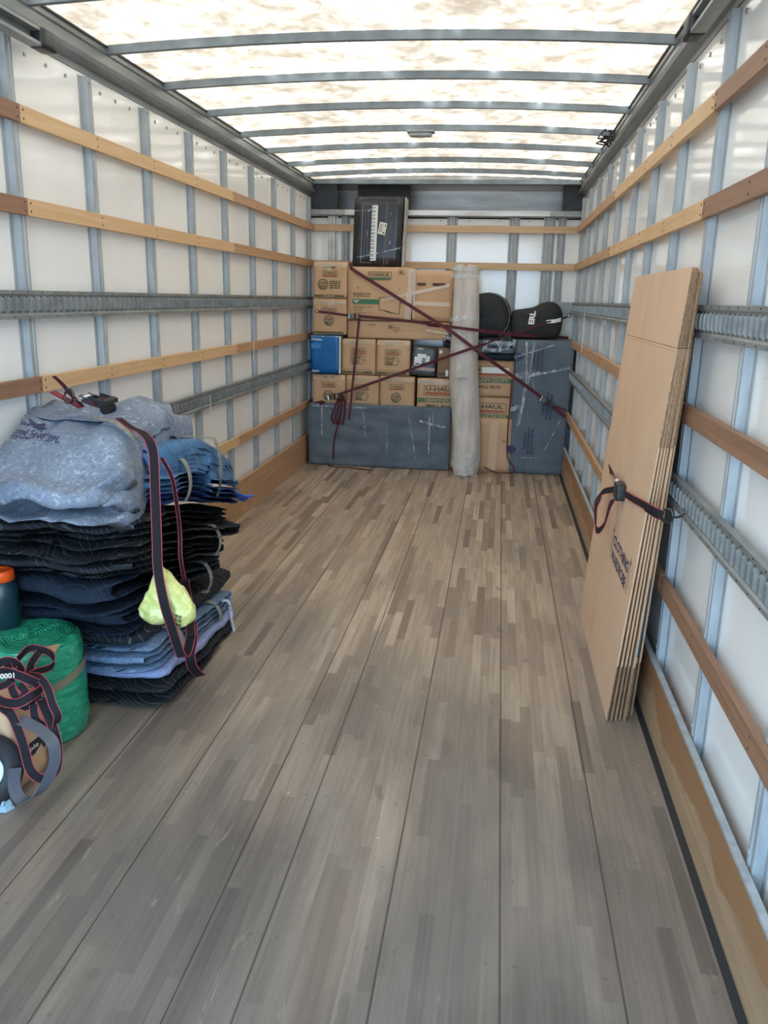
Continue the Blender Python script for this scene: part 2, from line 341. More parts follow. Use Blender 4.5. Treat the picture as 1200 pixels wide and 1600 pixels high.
# wall studs (hat section) every 24 inches
studs_y = [.018+.61*k for k in range(14) if .018+.61*k < 7.95]
for sx, lab in ((0, 'left'), (1, 'right')):
    X_ = (lambda x: x) if sx == 0 else (lambda x: W-x)
    for k, y in enumerate(studs_y):
        mb = MB(); off = 0 if sx == 0 else -.06; y = y+off
        hat = [(-.0496, -.048), (-.047, -.048), (-.047, -.026), (-.022, -.022), (-.022, -.010), (-.026, -.006), (-.026, .006), (-.022, .010), (-.022, .022), (-.047, .026), (-.047, .048), (-.0496, .048)]
        mb.grid([[(X_(x), y+d, z) for x, d in hat] for z in (.02, 2.475)], False, True)
        mb.f += [tuple(range(12)), tuple(range(23, 11, -1))]; mb.m += [0, 0]
        mb.cyl((X_(-.0225), y, 2.455), (X_(-.018), y, 2.455), .006, 8); mb.cyl((X_(-.0225), y+.016, .30), (X_(-.019), y+.016, .30), .006, 8)
        if y > -.2: trim(mb, M['galv'], 'galvanised hat-shaped stud on the %s wall, number %s from the cab end' % (lab, ['one','two','three','four','five','six','seven','eight','nine','ten','eleven','twelve','thirteen','fourteen'][len(studs_y)-1-k]))
# wooden slats
def slat(side, z1, y0, y1, m_, label, h=.063):
    x0, x1 = (-.022, .0) if side == 'left' else (W, W+.022)
    mb = MB().box((x0, y0+.001, z1-h), (x1, y1-.001, z1))
    xs = x1 if side == 'left' else x0; d = .0015 if side == 'left' else -.0015
    for yy in (y0+.02, y1-.02):
        for zz in (z1-.016, z1-h+.016): mb.cyl((xs-d, yy, zz), (xs+d, yy, zz), .005, 8, 1)
    for y in studs_y:
        if y0+.1 < y < y1-.1:
            for zz in (z1-.016, z1-h+.016): mb.cyl((xs-d, y, zz), (xs+d, y, zz), .0045, 8, 1)
    trim(mb, [M[m_], M['slit']], label, bevel=.0015)
rowsz = {'top': 2.242, 'second': 1.914, 'third': 1.243, 'lowest': .597}
for side in ('left', 'right'):
    for rn, z1 in rowsz.items():
        off = 0 if side == 'left' else -.04
        segs = [(Y0+.01, .64, 'mahogany'), (.64, 3.075+off, 'mahogany'), (3.075+off, 5.59+off, 'pine'), (5.59+off, 7.99, 'oak')]
        if side == 'right': segs = [(Y0+.01, .64, 'mahogany'), (.64, 2.99, 'mahogany'), (2.99, 5.43, 'pine' if rn in ('top', 'second') else 'oak'), (5.43, 7.99, 'oak')]
        for k, (a, b, m_) in enumerate(segs):
            slat(side, z1, a, b, m_, '%s wooden slat of the %s row on the %s wall, %s' % ({'mahogany': 'dark reddish', 'pine': 'pale pine', 'oak': 'mid-brown'}[m_], rn, side, ['nearest the door', 'in the door half', 'mid-box piece', 'cab-end piece'][k]))
# cargo tracks (e-track): lipped channel with a row of pressed bars
def etrack(side, z1, label, y0=Y0+.02, y1=7.985, h=.106):
    mb = MB(); X_ = (lambda x: x) if side == 'left' else (lambda x: W-x); z0 = z1-h
    prof = [(-.022, z0), (-.001, z0), (-.001, z0+.014), (-.008, z0+.020), (-.008, z1-.020), (-.001, z1-.014), (-.001, z1), (-.022, z1)]
    mb.grid([[(X_(x), y, z) for x, z in prof] for y in (y0, y1)], False, True)
    mb.f += [tuple(range(8)), tuple(range(15, 7, -1))]; mb.m += [0, 0]
    y = y0+.03
    while y < y1-.03:
        a, b = (-.0082, .0015)
        P = []
        for zz, xx in ((z0+.024, a), (z0+.032, b), (z1-.032, b), (z1-.024, a)):
            P.append([(X_(xx), y-.011, zz), (X_(xx if xx == a else xx-.002), y+.011, zz)])
        mb.grid(P)
        mb.grid([[(X_(a), y-.011, z0+.024), (X_(b), y-.011, z0+.032)], [(X_(a), y-.011, z1-.024), (X_(b), y-.011, z1-.032)]])
        mb.grid([[(X_(a), y+.011, z0+.024), (X_(b-.002), y+.011, z0+.032)], [(X_(a), y+.011, z1-.024), (X_(b-.002), y+.011, z1-.032)]])
        mb.add([(X_(-.0078), y+.0125, z0+.028), (X_(-.0078), y+.018, z0+.028), (X_(-.0078), y+.018, z1-.028), (X_(-.0078), y+.0125, z1-.028)], [(0, 1, 2, 3)], 1)
        for zz in (z0+.026, z1-.026): mb.cyl((X_(-.0079), y+.0175, zz), (X_(-.0072), y+.0175, zz), .0052, 8, 1)
        y += .0508
    y = y0+.05
    while y < y1:
        for zz in (z0+.007, z1-.007): mb.cyl((X_(-.0015), y, zz), (X_(.0005), y, zz), .003, 6, 1)
        y += .1016
    trim(mb, [M['galv_dark'], M['black']], label)
for side in ('left', 'right'):
    etrack(side, 1.575, 'upper slotted metal cargo track along the %s wall' % side)
    etrack(side, .983, 'lower slotted metal cargo track along the %s wall' % side)
# kick boards
mb = MB().box((-.018, Y0, .0), (.0, 5.60, .135)).box((-.018, Y0, .137), (.0, 5.60, .268)); o = mb.obj('baseboard_left', M['kick_left'], kind='structure', label='brown plywood kick board low on the left wall, pale near half')
mb = MB().box((-.018, 5.602, .0), (.0, 7.99, .268)); trim(mb, M['oak'], 'brown kick board at the cab end of the left wall')
mb = MB().box((W, Y0, .0), (W+.016, 7.99, .258)); mb.obj('baseboard_right', M['kick'], kind='structure', label='brown kick board along the right wall, worn bare along its bottom')
mb = MB().box((W-.002, Y0, .258), (W+.018, 7.99, .268)); trim(mb, M['galv'], 'grey metal cap on top of the right kick board')
mb = MB().box((W-.022, Y0, .0), (W, 7.99, .006)); trim(mb, M['rubber'], 'dark strip in the gutter beside the right kick board')
# roof bows
by = [3.841-.636*k for k in range(6, 0, -1)]+[3.841, 4.479, 5.125, 5.775, 6.40, 7.02, 7.60]
for k, y in enumerate(by):
    P = []
    for i in range(25):
        x = -.012+2.474*i/24; z = roofz(x)-.002
        P.append([(x, y-.013, z), (x, y-.013, z-.036), (x, y+.013, z-.036), (x, y+.013, z)])
    mb = MB(); mb.grid(P, False, True); mb.f += [(0, 1, 2, 3), (99, 98, 97, 96)]; mb.m += [0, 0]
    trim(mb, M['bow_paint'], 'curved grey roof bow, %s counted from the cab end' % ['first','second','third','fourth','fifth','sixth','seventh','eighth','ninth','tenth','eleventh','twelfth','thirteenth'][len(by)-1-k], auto=.6)
# cab-end wall: header beam, shelf recess above the cab, studs, slats
mb = MB().box((PX0, 7.97, 2.322), (PX1, 8.05, 2.372)); mb.box((PX0, 8.05, 2.30), (PX1, 8.70, 2.322)); trim(mb, M['alu'], 'pale metal header beam across the cab-end wall', bevel=.004)
for a, b, l in ((PX0, .30, 'left'), (2.20, PX1, 'right')):
    trim(MB().box((a, 7.955, 2.325), (b, 7.97, 2.369)), M['galv_dark'], 'dark grey splice plate on the %s end of the header beam' % l)
trim(MB().box((PX0, 8.62, 2.32), (PX1, 8.65, 2.70)), M['alu'], 'brushed metal back of the recess above the cab')
trim(MB().box((PX0, PY+.02, 2.615), (PX1, 8.65, 2.70)), M['alu'], 'metal ceiling of the recess above the cab')
for a, b, l in ((PX0+.005, .20, 'left'), (2.31, PX1-.005, 'right')):
    mb = MB(); mb.grid([[(a, 8.08, 2.373), (b, 8.08, 2.373)], [(a, 8.06, 2.50), (b+(.02 if l == 'left' else 0), 8.07, 2.50)], [(a, 8.03, 2.612), (b, 8.05, 2.612)]])
    mb.box((a, 8.10, 2.372), (b, 8.12, 2.612)); trim(mb, M['black'], 'black lining panel in the %s corner above the header beam' % l)
MB().box((.40, 8.10, 2.374), (.90, 8.13, 2.610)).obj('trim_90', M['soft_black'], label='black panel leaning in the recess behind the keyboard carton', kind='structure')
trim(MB().box((PX0, 7.985, 2.600), (PX1, 8.06, 2.64)), M['bow_paint'], 'last roof bow above the cab-end wall')
for x, w_ in ((.175, .06), (.30, .05), (1.31, .06), (1.885, .06), (2.205, .07), (2.318, .04)):
    mb = MB(); h = w_/2
    hat = [(-h-.018, .0496), (-h-.018, .046), (-h, .046), (-h+.004, .022), (-.006, .022), (-.004, .027), (.004, .027), (.006, .022), (h-.004, .022), (h, .046), (h+.018, .046), (h+.018, .0496)]
    mb.grid([[(x+a, 8.0+b, z) for a, b in hat] for z in (.02, 2.32)], False, True); trim(mb, M['galv'] if x != .175 else M['alu'], 'galvanised stud on the cab-end wall, %.0f cm from its left corner' % (x*100+5))
for z1, l in ((2.243, 'upper'), (1.915, 'lower')):
    trim(MB().box((.0, 8.0, z1-.063), (W, 8.022, z1)), M['pine_x'], '%s wooden slat across the cab-end wall' % l, bevel=.0015)
mb = MB().box((2.215, 7.99, 1.47), (W-.002, 8.012, 1.575)); trim(mb, M['galv'], 'grey metal cargo-track plate in the right corner of the cab-end wall')
mb = MB()
for i in range(9):
    mb.cyl((.12+i*.27, 8.05, 2.285), (.12+i*.27, 8.045, 2.285), .007, 8)
trim(mb, M['rivet'], 'rivets under the header beam')
# door track ends
for sx, lab in ((0, 'left'), (1, 'right')):
    X_ = (lambda x: x) if sx == 0 else (lambda x: W-x)
    t_ = thing('door_track', (X_(.05), 1.4, 2.46), 'galvanised roller door track ending in a black stop under the %s roof rail' % lab, 'door track')
    mb = MB(); pr = [(.02, 2.512), (.07, 2.512), (.07, 2.50), (.03, 2.50), (.03, 2.462), (.07, 2.462), (.07, 2.45), (.02, 2.45)]
    mb.grid([[(X_(x), y, z) for x, z in pr] for y in (Y0+.05, 3.14)], False, True); mb.f += [tuple(range(8)), tuple(range(15, 7, -1))]; mb.m += [0, 0]
    mb.obj('track_channel', M['galv_dark'], t_)
    rbox((X_(.047), 3.19, 2.482), (.033, .055, .036), .012, 4).obj('end_stop', M['black'], t_, smooth=True)
    MB().box((min(X_(-.045), X_(.025)), 2.9, 2.505), (max(X_(-.045), X_(.025)), 2.96, 2.512)).obj('bracket', M['galv_dark'], t_)
# dome lamp on the fourth bow
t_ = thing('dome_lamp', (1.22, 5.775, 2.62), 'small rectangular dome lamp screwed under a roof bow, unlit', 'lamp')
MB().box((1.13, 5.73, 2.628), (1.31, 5.82, 2.643)).obj('lamp_base', M['galv_dark'], t_, bevel=.003)
rbox((1.22, 5.775, 2.618), (.075, .035, .014), .012, 5).obj('lens', mat('lamp_lens', (.35, .36, .36), .3), t_, smooth=True)
# black cord knotted at the right rail
mb = MB(); random.seed(3)
for k in range(5):
    c0 = V((2.42, 5.80, 2.595)); pts = [c0+V((random.uniform(-.06, .04), random.uniform(-.12, .10), random.uniform(-.04, .045))) for _ in range(5)]
    mb.tube(cat_rom(pts, 5, True), .005, 6, True)
mb.obj('cord', M['black'], smooth=True, label='knotted black cord tied to the right roof rail at a bow', cat='cord')

# ------------------------------------------------------------ cartons at the cab end
YF = 7.66
def P_(x, z, y=None): return V((x, (YF if y is None else y), z))
def rrect(mb, x0, z0, w, h, r, lw, y, mi=0):
    def ring(q):
        out = []
        for cx, cz, a0 in ((x0+w-r, z0+h-r, 0), (x0+r, z0+h-r, 90), (x0+r, z0+r, 180), (x0+w-r, z0+r, 270)):
            for k in range(5):
                a = math.radians(a0+k*22.5); out.append((cx+(r-q)*cos(a), y, cz+(r-q)*sin(a)))
        return out
    mb.grid([ring(0), ring(lw)], False, True, mi)
def logo(mb, x0, z0, w, h, y, ink=0, under=1):
    rrect(mb, x0, z0, w, h, h*.2, h*.07, y, ink)
    text_on(mb, 'U-HAUL', (x0+w*.09, y, z0+h*.34), (w*.82, 0, 0), (0, 0, h*.48), ink, .03)
    quad(mb, (x0+w*.09, y, z0+h*.12), (x0+w*.91, y, z0+h*.12), (x0+w*.91, y, z0+h*.26), (x0+w*.09, y, z0+h*.26), under)
def bars(mb, x0, z1, w, n, dz, y, mi=0, h=.009):
    for k in range(n):
        ww = w*random.uniform(.75, 1); x = x0
        while x < x0+ww-.012:
            l = random.uniform(.014, .04); l = min(l, x0+ww-x); quad(mb, (x, y, z1-k*dz-h), (x+l, y, z1-k*dz-h), (x+l, y, z1-k*dz), (x, y, z1-k*dz), mi); x += l+.006
def disc(mb, cx, cz, r, y, mi=0, n=24, ir=0):
    if ir: mb.grid([[(cx+q*cos(2*PI*k/n), y, cz+q*sin(2*PI*k/n)) for k in range(n)] for q in (r, ir)], False, True, mi)
    else: mb.add([(cx+r*cos(2*PI*k/n), y, cz+r*sin(2*PI*k/n)) for k in range(n)], [tuple(range(n))], mi)
CM = None
def carton(x0, x1, z0, z1, yf, dep, label, name='cardboard_box', m_='card', group=None, printf=None, tape=True, rot=0, hole=False, cat='box'):
    t_ = thing(name, ((x0+x1)/2, yf+dep/2, z0), label, cat, group)
    mb = rbox(((x0+x1)/2, yf+dep/2, (z0+z1)/2), ((x1-x0)/2-.002, dep/2, (z1-z0)/2-.0015), .006, 7, .0035, 6, x0*7+z0*3)
    b = mb.obj('body', M[m_], t_, smooth=True)
    y = yf-.0042
    if printf:
        mb = MB(); printf(mb, x0, x1, z0, z1, y); mb.obj('print', [M['olive'], M['red_ink'], M['green_ink'], M[m_]], t_)
    if hole:
        mb = MB(); cx = (x0+x1)/2; w = (x1-x0)*.13
        P = [(cx-w, z1-hole-.012), (cx+w, z1-hole-.012), (cx+w+.01, z1-hole), (cx+w, z1-hole+.012), (cx-w, z1-hole+.012), (cx-w-.01, z1-hole)]
        mb.add([(a, y-.0004, b_) for a, b_ in P], [tuple(range(6))]); mb.obj('handle_hole', M['slit'], t_)
    if tape:
        mb = MB(); cx = (x0+x1)/2+random.uniform(-.02, .02); 
        for a, b_, c, d in ((cx-.028, cx+.03, z1-random.uniform(.05, .09), z1-.004), (x0+.01, x1-.006, z1-.05, z1-.022+random.uniform(-.01, .01))):
            n = 9; mb.grid([[(a+(b_-a)*i/n, y-.0008-.0012*noise.noise(V((a*9+i, c*20+j, x0))), c+(d-c)*j/3) for j in range(4)] for i in range(n+1)])
        mb.obj('packing_tape', M['tape'], t_, smooth=True)
    if rot:
        t_.rotation_euler = rot
    return t_
def printA(mb, x0, x1, z0, z1, y):       # recycled badge
    w = x1-x0; h = .32; z1 = z1-.0
    bars(mb, x0+w*.25, z1-.035, w*.5, 1, .02, y, 0, .008)
    logo(mb, x0+w*.27, z1-.135, w*.45, .055, y)
    if True:
        cx, cz = x0+w*.30, z1-.205; disc(mb, cx, cz, .05, y, 0, 24, .044); disc(mb, cx, cz, .04, y, 0, 24, .037)
        text_on(mb, '100%', (cx-.034, y-.0004, cz+.002), (.068, 0, 0), (0, 0, .022), 0, .03); bars(mb, cx-.036, cz-.006, .072, 3, .0115, y-.0004, 0, .007)
        bars(mb, cx+.062, cz+.032, w*.36, 4, .019, y, 0, .010)
        quad(mb, (x0+.012, y, z0+.012), (x1-.03, y, z0+.012), (x1-.03, y, z0+.030), (x0+.012, y, z0+.030), 0)
        bars(mb, x0+w*.3, z0+.024, w*.35, 1, .02, y-.0004, 3, .007)
def printC(mb, x0, x1, z0, z1, y):       # recycled badge centred
    w = x1-x0; bars(mb, x0+w*.2, z1-.03, w*.55, 1, .02, y, 0, .008)
    logo(mb, x0+w*.27, z1-.125, w*.45, .05, y)
    cx, cz = x0+w*.48, z1-.20; disc(mb, cx, cz, .048, y, 0, 24, .042); disc(mb, cx, cz, .038, y, 0, 24, .036)
    text_on(mb, '100%', (cx-.032, y-.0004, cz), (.064, 0, 0), (0, 0, .022), 0, .03); bars(mb, cx-.034, cz-.008, .068, 3, .0115, y-.0004, 0, .007)
    quad(mb, (x0+.012, y, z0+.012), (x1-.03, y, z0+.012), (x1-.03, y, z0+.030), (x0+.012, y, z0+.030), 0)
def printB(mb, x0, x1, z0, z1, y):       # SAVE! tag
    w = x1-x0; bars(mb, x0+w*.22, z1-.03, w*.56, 1, .02, y, 0, .009)
    logo(mb, x0+w*.26, z1-.142, w*.46, .055, y)
    a, b = x0+w*.26, x0+w*.70; zt, zb = z1-.155, z1-.235; lw = .004
    out = [(a, zt), (b-.025, zt), (b, (zt+zb)/2), (b-.025, zb), (a, zb)]; cx = (a+b)/2; cz = (zt+zb)/2
    mb.grid([[(p[0], y, p[1]) for p in out], [(cx+(p[0]-cx)*.93, y, cz+(p[1]-cz)*.88) for p in out]], False, True, 0)
    text_on(mb, 'SAVE!', (a+.014, y, zt-.034), (w*.26, 0, 0), (0, 0, .024), 0, .035); bars(mb, a+.014, zt-.042, w*.24, 3, .013, y, 0, .009); disc(mb, b-.022, cz, .006, y, 0, 10)
    bars(mb, x0+.02, z0+.052, w*.85, 1, .01, y, 0, .004)
    quad(mb, (x0+.012, y, z0+.016), (x1-.03, y, z0+.016), (x1-.03, y, z0+.034), (x0+.012, y, z0+.034), 0)
    bars(mb, x0+w*.3, z0+.028, w*.35, 1, .02, y-.0004, 3, .007)
def printHD(mb, x0, x1, z0, z1, y):
    w = x1-x0
    quad(mb, (x0+.02, y, z1-.045), (x0+.16, y, z1-.045), (x0+.16, y, z1-.025), (x0+.02, y, z1-.025), 2)
    rrect(mb, x0+.065, z1-.158, w*.72, .092, .014, .005, y, 0)
    text_on(mb, 'U-HAUL', (x0+.085, y, z1-.117), (w*.62, 0, 0), (0, 0, .038), 0, .03); quad(mb, (x0+.085, y, z1-.146), (x0+.085+w*.6, y, z1-.146), (x0+.085+w*.6, y, z1-.126), (x0+.085, y, z1-.126), 1)
    quad(mb, (x0+.01, y, z1-.222), (x1-.02, y, z1-.222), (x1-.02, y, z1-.182), (x0+.01, y, z1-.182), 2)
    text_on(mb, 'HEAVY-DUTY', (x0+.08, y-.0005, z1-.217), (w*.72, 0, 0), (0, 0, .029), 3, .03)
    text_on(mb, 'SMALL BOX', (x0+.085, y-.0005, z1-.268), (w*.56, 0, 0), (0, 0, .026), 0, .03)
random.seed(5)
G = 'small moving cartons stacked at the left of the cab-end wall'
# hidden support cartons behind the wrapped panel
for k, (a, b) in enumerate(((.05, .375), (.38, .70), (.705, 1.04))):
    carton(a, b, .0, .548, YF+.06, .30, 'plain brown carton standing on the floor behind the wide wrapped panel, %s' % ['leftmost', 'middle', 'rightmost'][k], tape=False)
carton(1.05, 1.52, .0, .535, YF+.06, .30, 'plain brown carton on the floor behind the wrapped panel and the carpet roll', tape=False)
carton(.058, .382, .55, .866, YF, .32, 'small carton with round badge at the left wall, directly under the blue box', group=G, printf=printC, hole=.03)
carton(.386, .703, .55, .868, YF, .32, 'small carton with SAVE! tag in the bottom visible row, second from the left wall', group=G, printf=printB)
carton(.707, 1.04, .55, .868, YF, .32, 'small carton with round badge in the bottom visible row, left of the heavy-duty carton', group=G, printf=printC)
carton(.345, .666, .870, 1.205, YF, .32, 'small carton with SAVE! tag right of the blue box', group=G, printf=printB)
carton(.670, .990, .870, 1.203, YF, .32, 'small carton with SAVE! tag left of the black router box', group=G, printf=printB)
carton(.062, .388, 1.232, 1.562, YF, .32, 'small carton with round badge standing on the blue box', group=G, printf=printC)
carton(.066, .390, 1.564, 1.892, YF, .32, 'small carton with round badge and hand hole, topmost at the left wall', group=G, printf=printA, hole=.05)
carton(1.062, 1.50, .536, .860, YF, .32, 'heavy-duty carton partly behind the carpet roll, left of it', printf=printHD)
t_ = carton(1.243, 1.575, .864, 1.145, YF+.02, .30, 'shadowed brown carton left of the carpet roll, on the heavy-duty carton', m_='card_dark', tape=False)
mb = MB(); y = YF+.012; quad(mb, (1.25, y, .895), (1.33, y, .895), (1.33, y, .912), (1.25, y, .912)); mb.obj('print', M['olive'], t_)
mb = MB(); quad(mb, (1.325, y-.001, .885), (1.35, y-.001, .885), (1.35, y-.001, .94), (1.325, y-.001, .94)); mb.obj('sticker', M['white'], t_); mb = MB(); quad(mb, (1.262, y-.001, 1.09), (1.288, y-.001, 1.09), (1.288, y-.001, 1.12), (1.262, y-.001, 1.12)); mb.obj('sticker', M['white'], t_)
# right stack behind the roll
carton(1.56, 1.955, .0, .385, YF+.09, .25, 'plain brown carton on the floor hidden behind the tall taped carton', tape=False)
def printR(mb, x0, x1, z0, z1, y):
    rrect(mb, x0+.02, z1-.155, .33, .10, .014, .005, y, 0)
    text_on(mb, 'U-HAUL', (x0+.04, y, z1-.108), (.28, 0, 0), (0, 0, .038), 0, .03); quad(mb, (x0+.04, y, z1-.140), (x0+.33, y, z1-.140), (x0+.33, y, z1-.122), (x0+.04, y, z1-.122), 1)
    quad(mb, (x0+.01, y, z1-.205), (x1-.02, y, z1-.205), (x1-.02, y, z1-.165), (x0+.01, y, z1-.165), 2)
    text_on(mb, 'HEAVY-DUTY', (x0+.03, y-.0005, z1-.200), (.325, 0, 0), (0, 0, .029), 3, .03)
    text_on(mb, 'SMALL BOX', (x0+.04, y-.0005, z1-.258), (.25, 0, 0), (0, 0, .028), 0, .03)
carton(1.555, 1.955, .388, .703, YF+.03, .30, 'heavy-duty carton right of the carpet roll, just above the tall taped carton', printf=printR, tape=False)
t2 = carton(1.555, 1.957, .706, 1.042, YF+.02, .30, 'heavy-duty small box under the film-wrapped blanket bundle', printf=printR, tape=False)
mb = MB(); y = YF+.012; mb.grid([[(1.66+.05*i, y-.002*noise.noise(V((i, j, 4))), .925+.055*j) for j in range(2)] for i in range(6)]); mb.obj('shipping_label', M['white'], t2)
t_ = carton(1.60, 1.965, .0, .512, YF-.03, .105, 'tall plain carton with a vertical tape strip, on the floor right of the carpet roll', tape=False)
mb = MB(); quad(mb, (1.755, YF-.036, .02), (1.835, YF-.036, .02), (1.845, YF-.036, .50), (1.765, YF-.036, .50)); mb.obj('packing_tape', M['card_pale'], t_)
mb = MB(); text_on(mb, 'ECJ', (1.885, YF-.036, .285), (.045, 0, 0), (0, 0, .025)); mb.obj('print', M['olive'], t_)
# big TV box: two sleeves
t_ = thing('television_box', (.88, 7.8, 1.375), 'large television carton with green printing, below the keyboard carton', 'box')
rbox((.692, 7.80, 1.612), (.298, .145, .238), .006, 8, .003, 5, 4).obj('left_sleeve', M['card'], t_, smooth=True)
s2 = rbox((1.178, 7.805, 1.603), (.182, .135, .226), .006, 8, .003, 5, 9).obj('right_sleeve', M['card'], t_, smooth=True)
y = 7.66-.0095; mb = MB()
mb2 = MB(); rrect(mb2, .585, 1.735, .215, .072, .012, .005, y, 0); text_on(mb2, 'U-HAUL', (.60, y, 1.768), (.185, 0, 0), (0, 0, .026), 0, .03); quad(mb2, (.598, y, 1.742), (.79, y, 1.742), (.79, y, 1.758), (.598, y, 1.758), 1)
text_on(mb2, 'MODERN TV KIT', (.448, y, 1.600), (.165, 0, 0), (0, 0, .019), 0, .03); bars(mb2, .448, 1.593, .165, 1, .02, y, 0, .007)
quad(mb2, (.442, y, 1.520), (.690, y, 1.520), (.690, y, 1.563), (.442, y, 1.563), 1); text_on(mb2, '"33"', (.450, y-.0006, 1.531), (.05, 0, 0), (0, 0, .024), 2, .02)
bars(mb2, .45, 1.497, .2, 1, .017, y, 0, .005); bars(mb2, .45, 1.479, .11, 1, .017, y, 0, .005); bars(mb2, .455, 1.462, .11, 1, .017, y, 0, .005); bars(mb2, .45, 1.443, .22, 1, .017, y, 0, .005)
def lineq(a, b, w):
    a = V((a[0], y, a[1])); b = V((b[0], y, b[1])); d = (b-a).normalized(); n_ = V((-d.z, 0, d.x))*w/2; quad(mb2, a-n_, b-n_, b+n_, a+n_, 0)
for a, b in (((.69, 1.578), (.885, 1.588)), ((.885, 1.588), (.88, 1.435)), ((.88, 1.435), (.69, 1.475)), ((.69, 1.475), (.69, 1.578))): lineq(a, b, .006)
quad(mb2, (.885, y, 1.535), (.915, y, 1.53), (.915, y, 1.57), (.885, y, 1.57), 1); quad(mb2, (.735, y, 1.462), (.80, y, 1.437), (.82, y, 1.437), (.75, y, 1.466), 1)
rrect(mb2, .862, 1.787, .06, .045, .003, .003, y, 0); bars(mb2, .872, 1.82, .04, 2, .014, y, 0, .009)
disc(mb2, .49, 1.663, .007, y, 0, 12); disc(mb2, .875, 1.655, .006, y, 0, 12); disc(mb2, .868, 1.40, .005, y, 0, 12)
mb2.obj('print', [M['olive'], M['green_ink'], M['white']], t_)
mb = MB()
for cx, w in ((1.236, .054), (1.075, .035)):
    z = 1.705; mb.add([(cx-w, 7.665, z-.013), (cx+w, 7.665, z-.013), (cx+w+.009, 7.665, z), (cx+w, 7.665, z+.013), (cx-w, 7.665, z+.013), (cx-w-.009, 7.665, z)], [tuple(range(6))])
mb.obj('handle_hole', M['slit'], t_)
mb = MB()
def strips(t_, name, m_, lst, y, n=12, amp=.004):
    global mb
    for a, b, w in lst:
        mb = MB(); strip(a, b, w, y, n, amp); mb.obj(name, M[m_], t_, smooth=True)
def strip(a, b, w, y=7.6495, n=14, amp=.002):
    a = V((a[0], y, a[1])); b = V((b[0], y, b[1])); d = (b-a).normalized(); nn = V((-d.z, 0, d.x))*w/2
    mb.grid([[a+(b-a)*i/n+nn*(j-1)+V((0, -abs(amp*noise.noise(V((i*1.7, j*2.3, a.x*9)))), 0)) for j in range(3)] for i in range(n+1)])
strips(t_, 'packing_tape', 'tape', (((.72, 1.56), (1.33, 1.70), .028), ((.985, 1.84), (.955, 1.385), .055), ((1.0, 1.535), (1.34, 1.53), .035), ((1.01, 1.83), (1.01, 1.40), .022)), 7.6495, 14, .002)
t_ = carton(.395, 1.352, 1.208, 1.371, YF+.004, .29, 'low wide carton between the television carton and the small cartons', tape=False)
mb = MB(); y = YF-.001; quad(mb, (.78, y, 1.305), (.82, y, 1.305), (.82, y, 1.335), (.78, y, 1.335)); bars(mb, .83, 1.318, .09, 3, .018, y, 0, .008); bars(mb, .60, 1.34, .08, 1, .02, y, 0, .012)
mb.obj('print', M['card_dark'], t_)
mb = MB(); strip((1.13, 1.30), (1.345, 1.268), .02, YF-.003); mb.obj('packing_tape', M['tape'], t_, smooth=True)
# blue box
M['blue_box'] = mottled('blue_box', (.0, .105, .33), (.0, .135, .40), (1, 1, 1), 8, .3, world=True)
t_ = thing('blue_box', (.19, 7.8, .87), 'glossy bright blue product box with white lettering against the left wall', 'box')
rbox((.190, 7.785, 1.050), (.142, .145, .177), .004, 6, .002, 6, 2).obj('body', M['blue_box'], t_, smooth=True)
y = 7.637; mb = MB(); text_on(mb, 'M1Active', (.056, y, 1.178), (.10, 0, 0), (0, 0, .022), 0, .03); mb.obj('lettering', M['white'], t_); mb = MB(); text_on(mb, 'Azio', (.058, y, .888), (.075, 0, 0), (0, 0, .019), 0, .03)
mb.obj('lettering', M['white'], t_)
mb = MB(); quad(mb, (.054, y, 1.105), (.145, y, 1.105), (.15, y, 1.155), (.054, y, 1.155)); mb.tube(cat_rom([(.15, y, .90), (.15, y, 1.09), (.19, y, 1.10), (.18, y, 1.02), (.20, y, .98), (.235, y, 1.02), (.235, y, 1.07), (.265, y, 1.07), (.275, y, .92)], 5), .0016, 4)
mb.obj('artwork', mat('pale_blue_print', (.04, .22, .52), .3), t_)
mb = MB().box((.322, 7.638, .876), (.333, 7.92, 1.224)); mb.obj('side_panel', M['white'], t_, label='pale right side of the blue box')
mb = MB(); mb.box((.056, 7.6365, 1.212), (.33, 7.639, 1.222)); mb.obj('film_edge', M['film'], t_)
# router box leaning
t_ = thing('router_box', (1.11, 7.8, .873), 'dark grey product box picturing white devices, leaning beside the small cartons', 'box')
def wp(p): return V((p.x+(p.z-.873)*.075, p.y+(p.x-1.1)*.10, p.z-(p.x-1.0)*.07+.012))
rbox((1.108, 7.80, 1.008), (.112, .12, .133), .004, 6, 0, 1, 0, warp=wp).obj('body', mottled('grey_box', (.055, .06, .065), (.09, .095, .10), (1, 1, 1), 10, .35, world=True), t_, smooth=True)
y = 7.675; mb = MB(); Q = lambda a, b, c, d, m_=0, e=0: quad(mb, wp(V((a, y-e, c))), wp(V((b, y-e, c))), wp(V((b, y-e, d))), wp(V((a, y-e, d))), m_)
Q(1.045, 1.125, .985, 1.075); Q(1.02, 1.075, .965, 1.045, 0, .001); Q(1.13, 1.16, .985, 1.06, 0, .001); Q(1.03, 1.068, .972, .99, 1, .002); Q(1.09, 1.12, .985, 1.04, 1, .002); Q(1.0, 1.215, .925, .955, 2, .0005); Q(1.045, 1.09, 1.115, 1.125, 0, .001)
mb.obj('artwork', [M['white'], M['steel'], mat('pink_grey', (.42, .30, .30), .4)], t_)
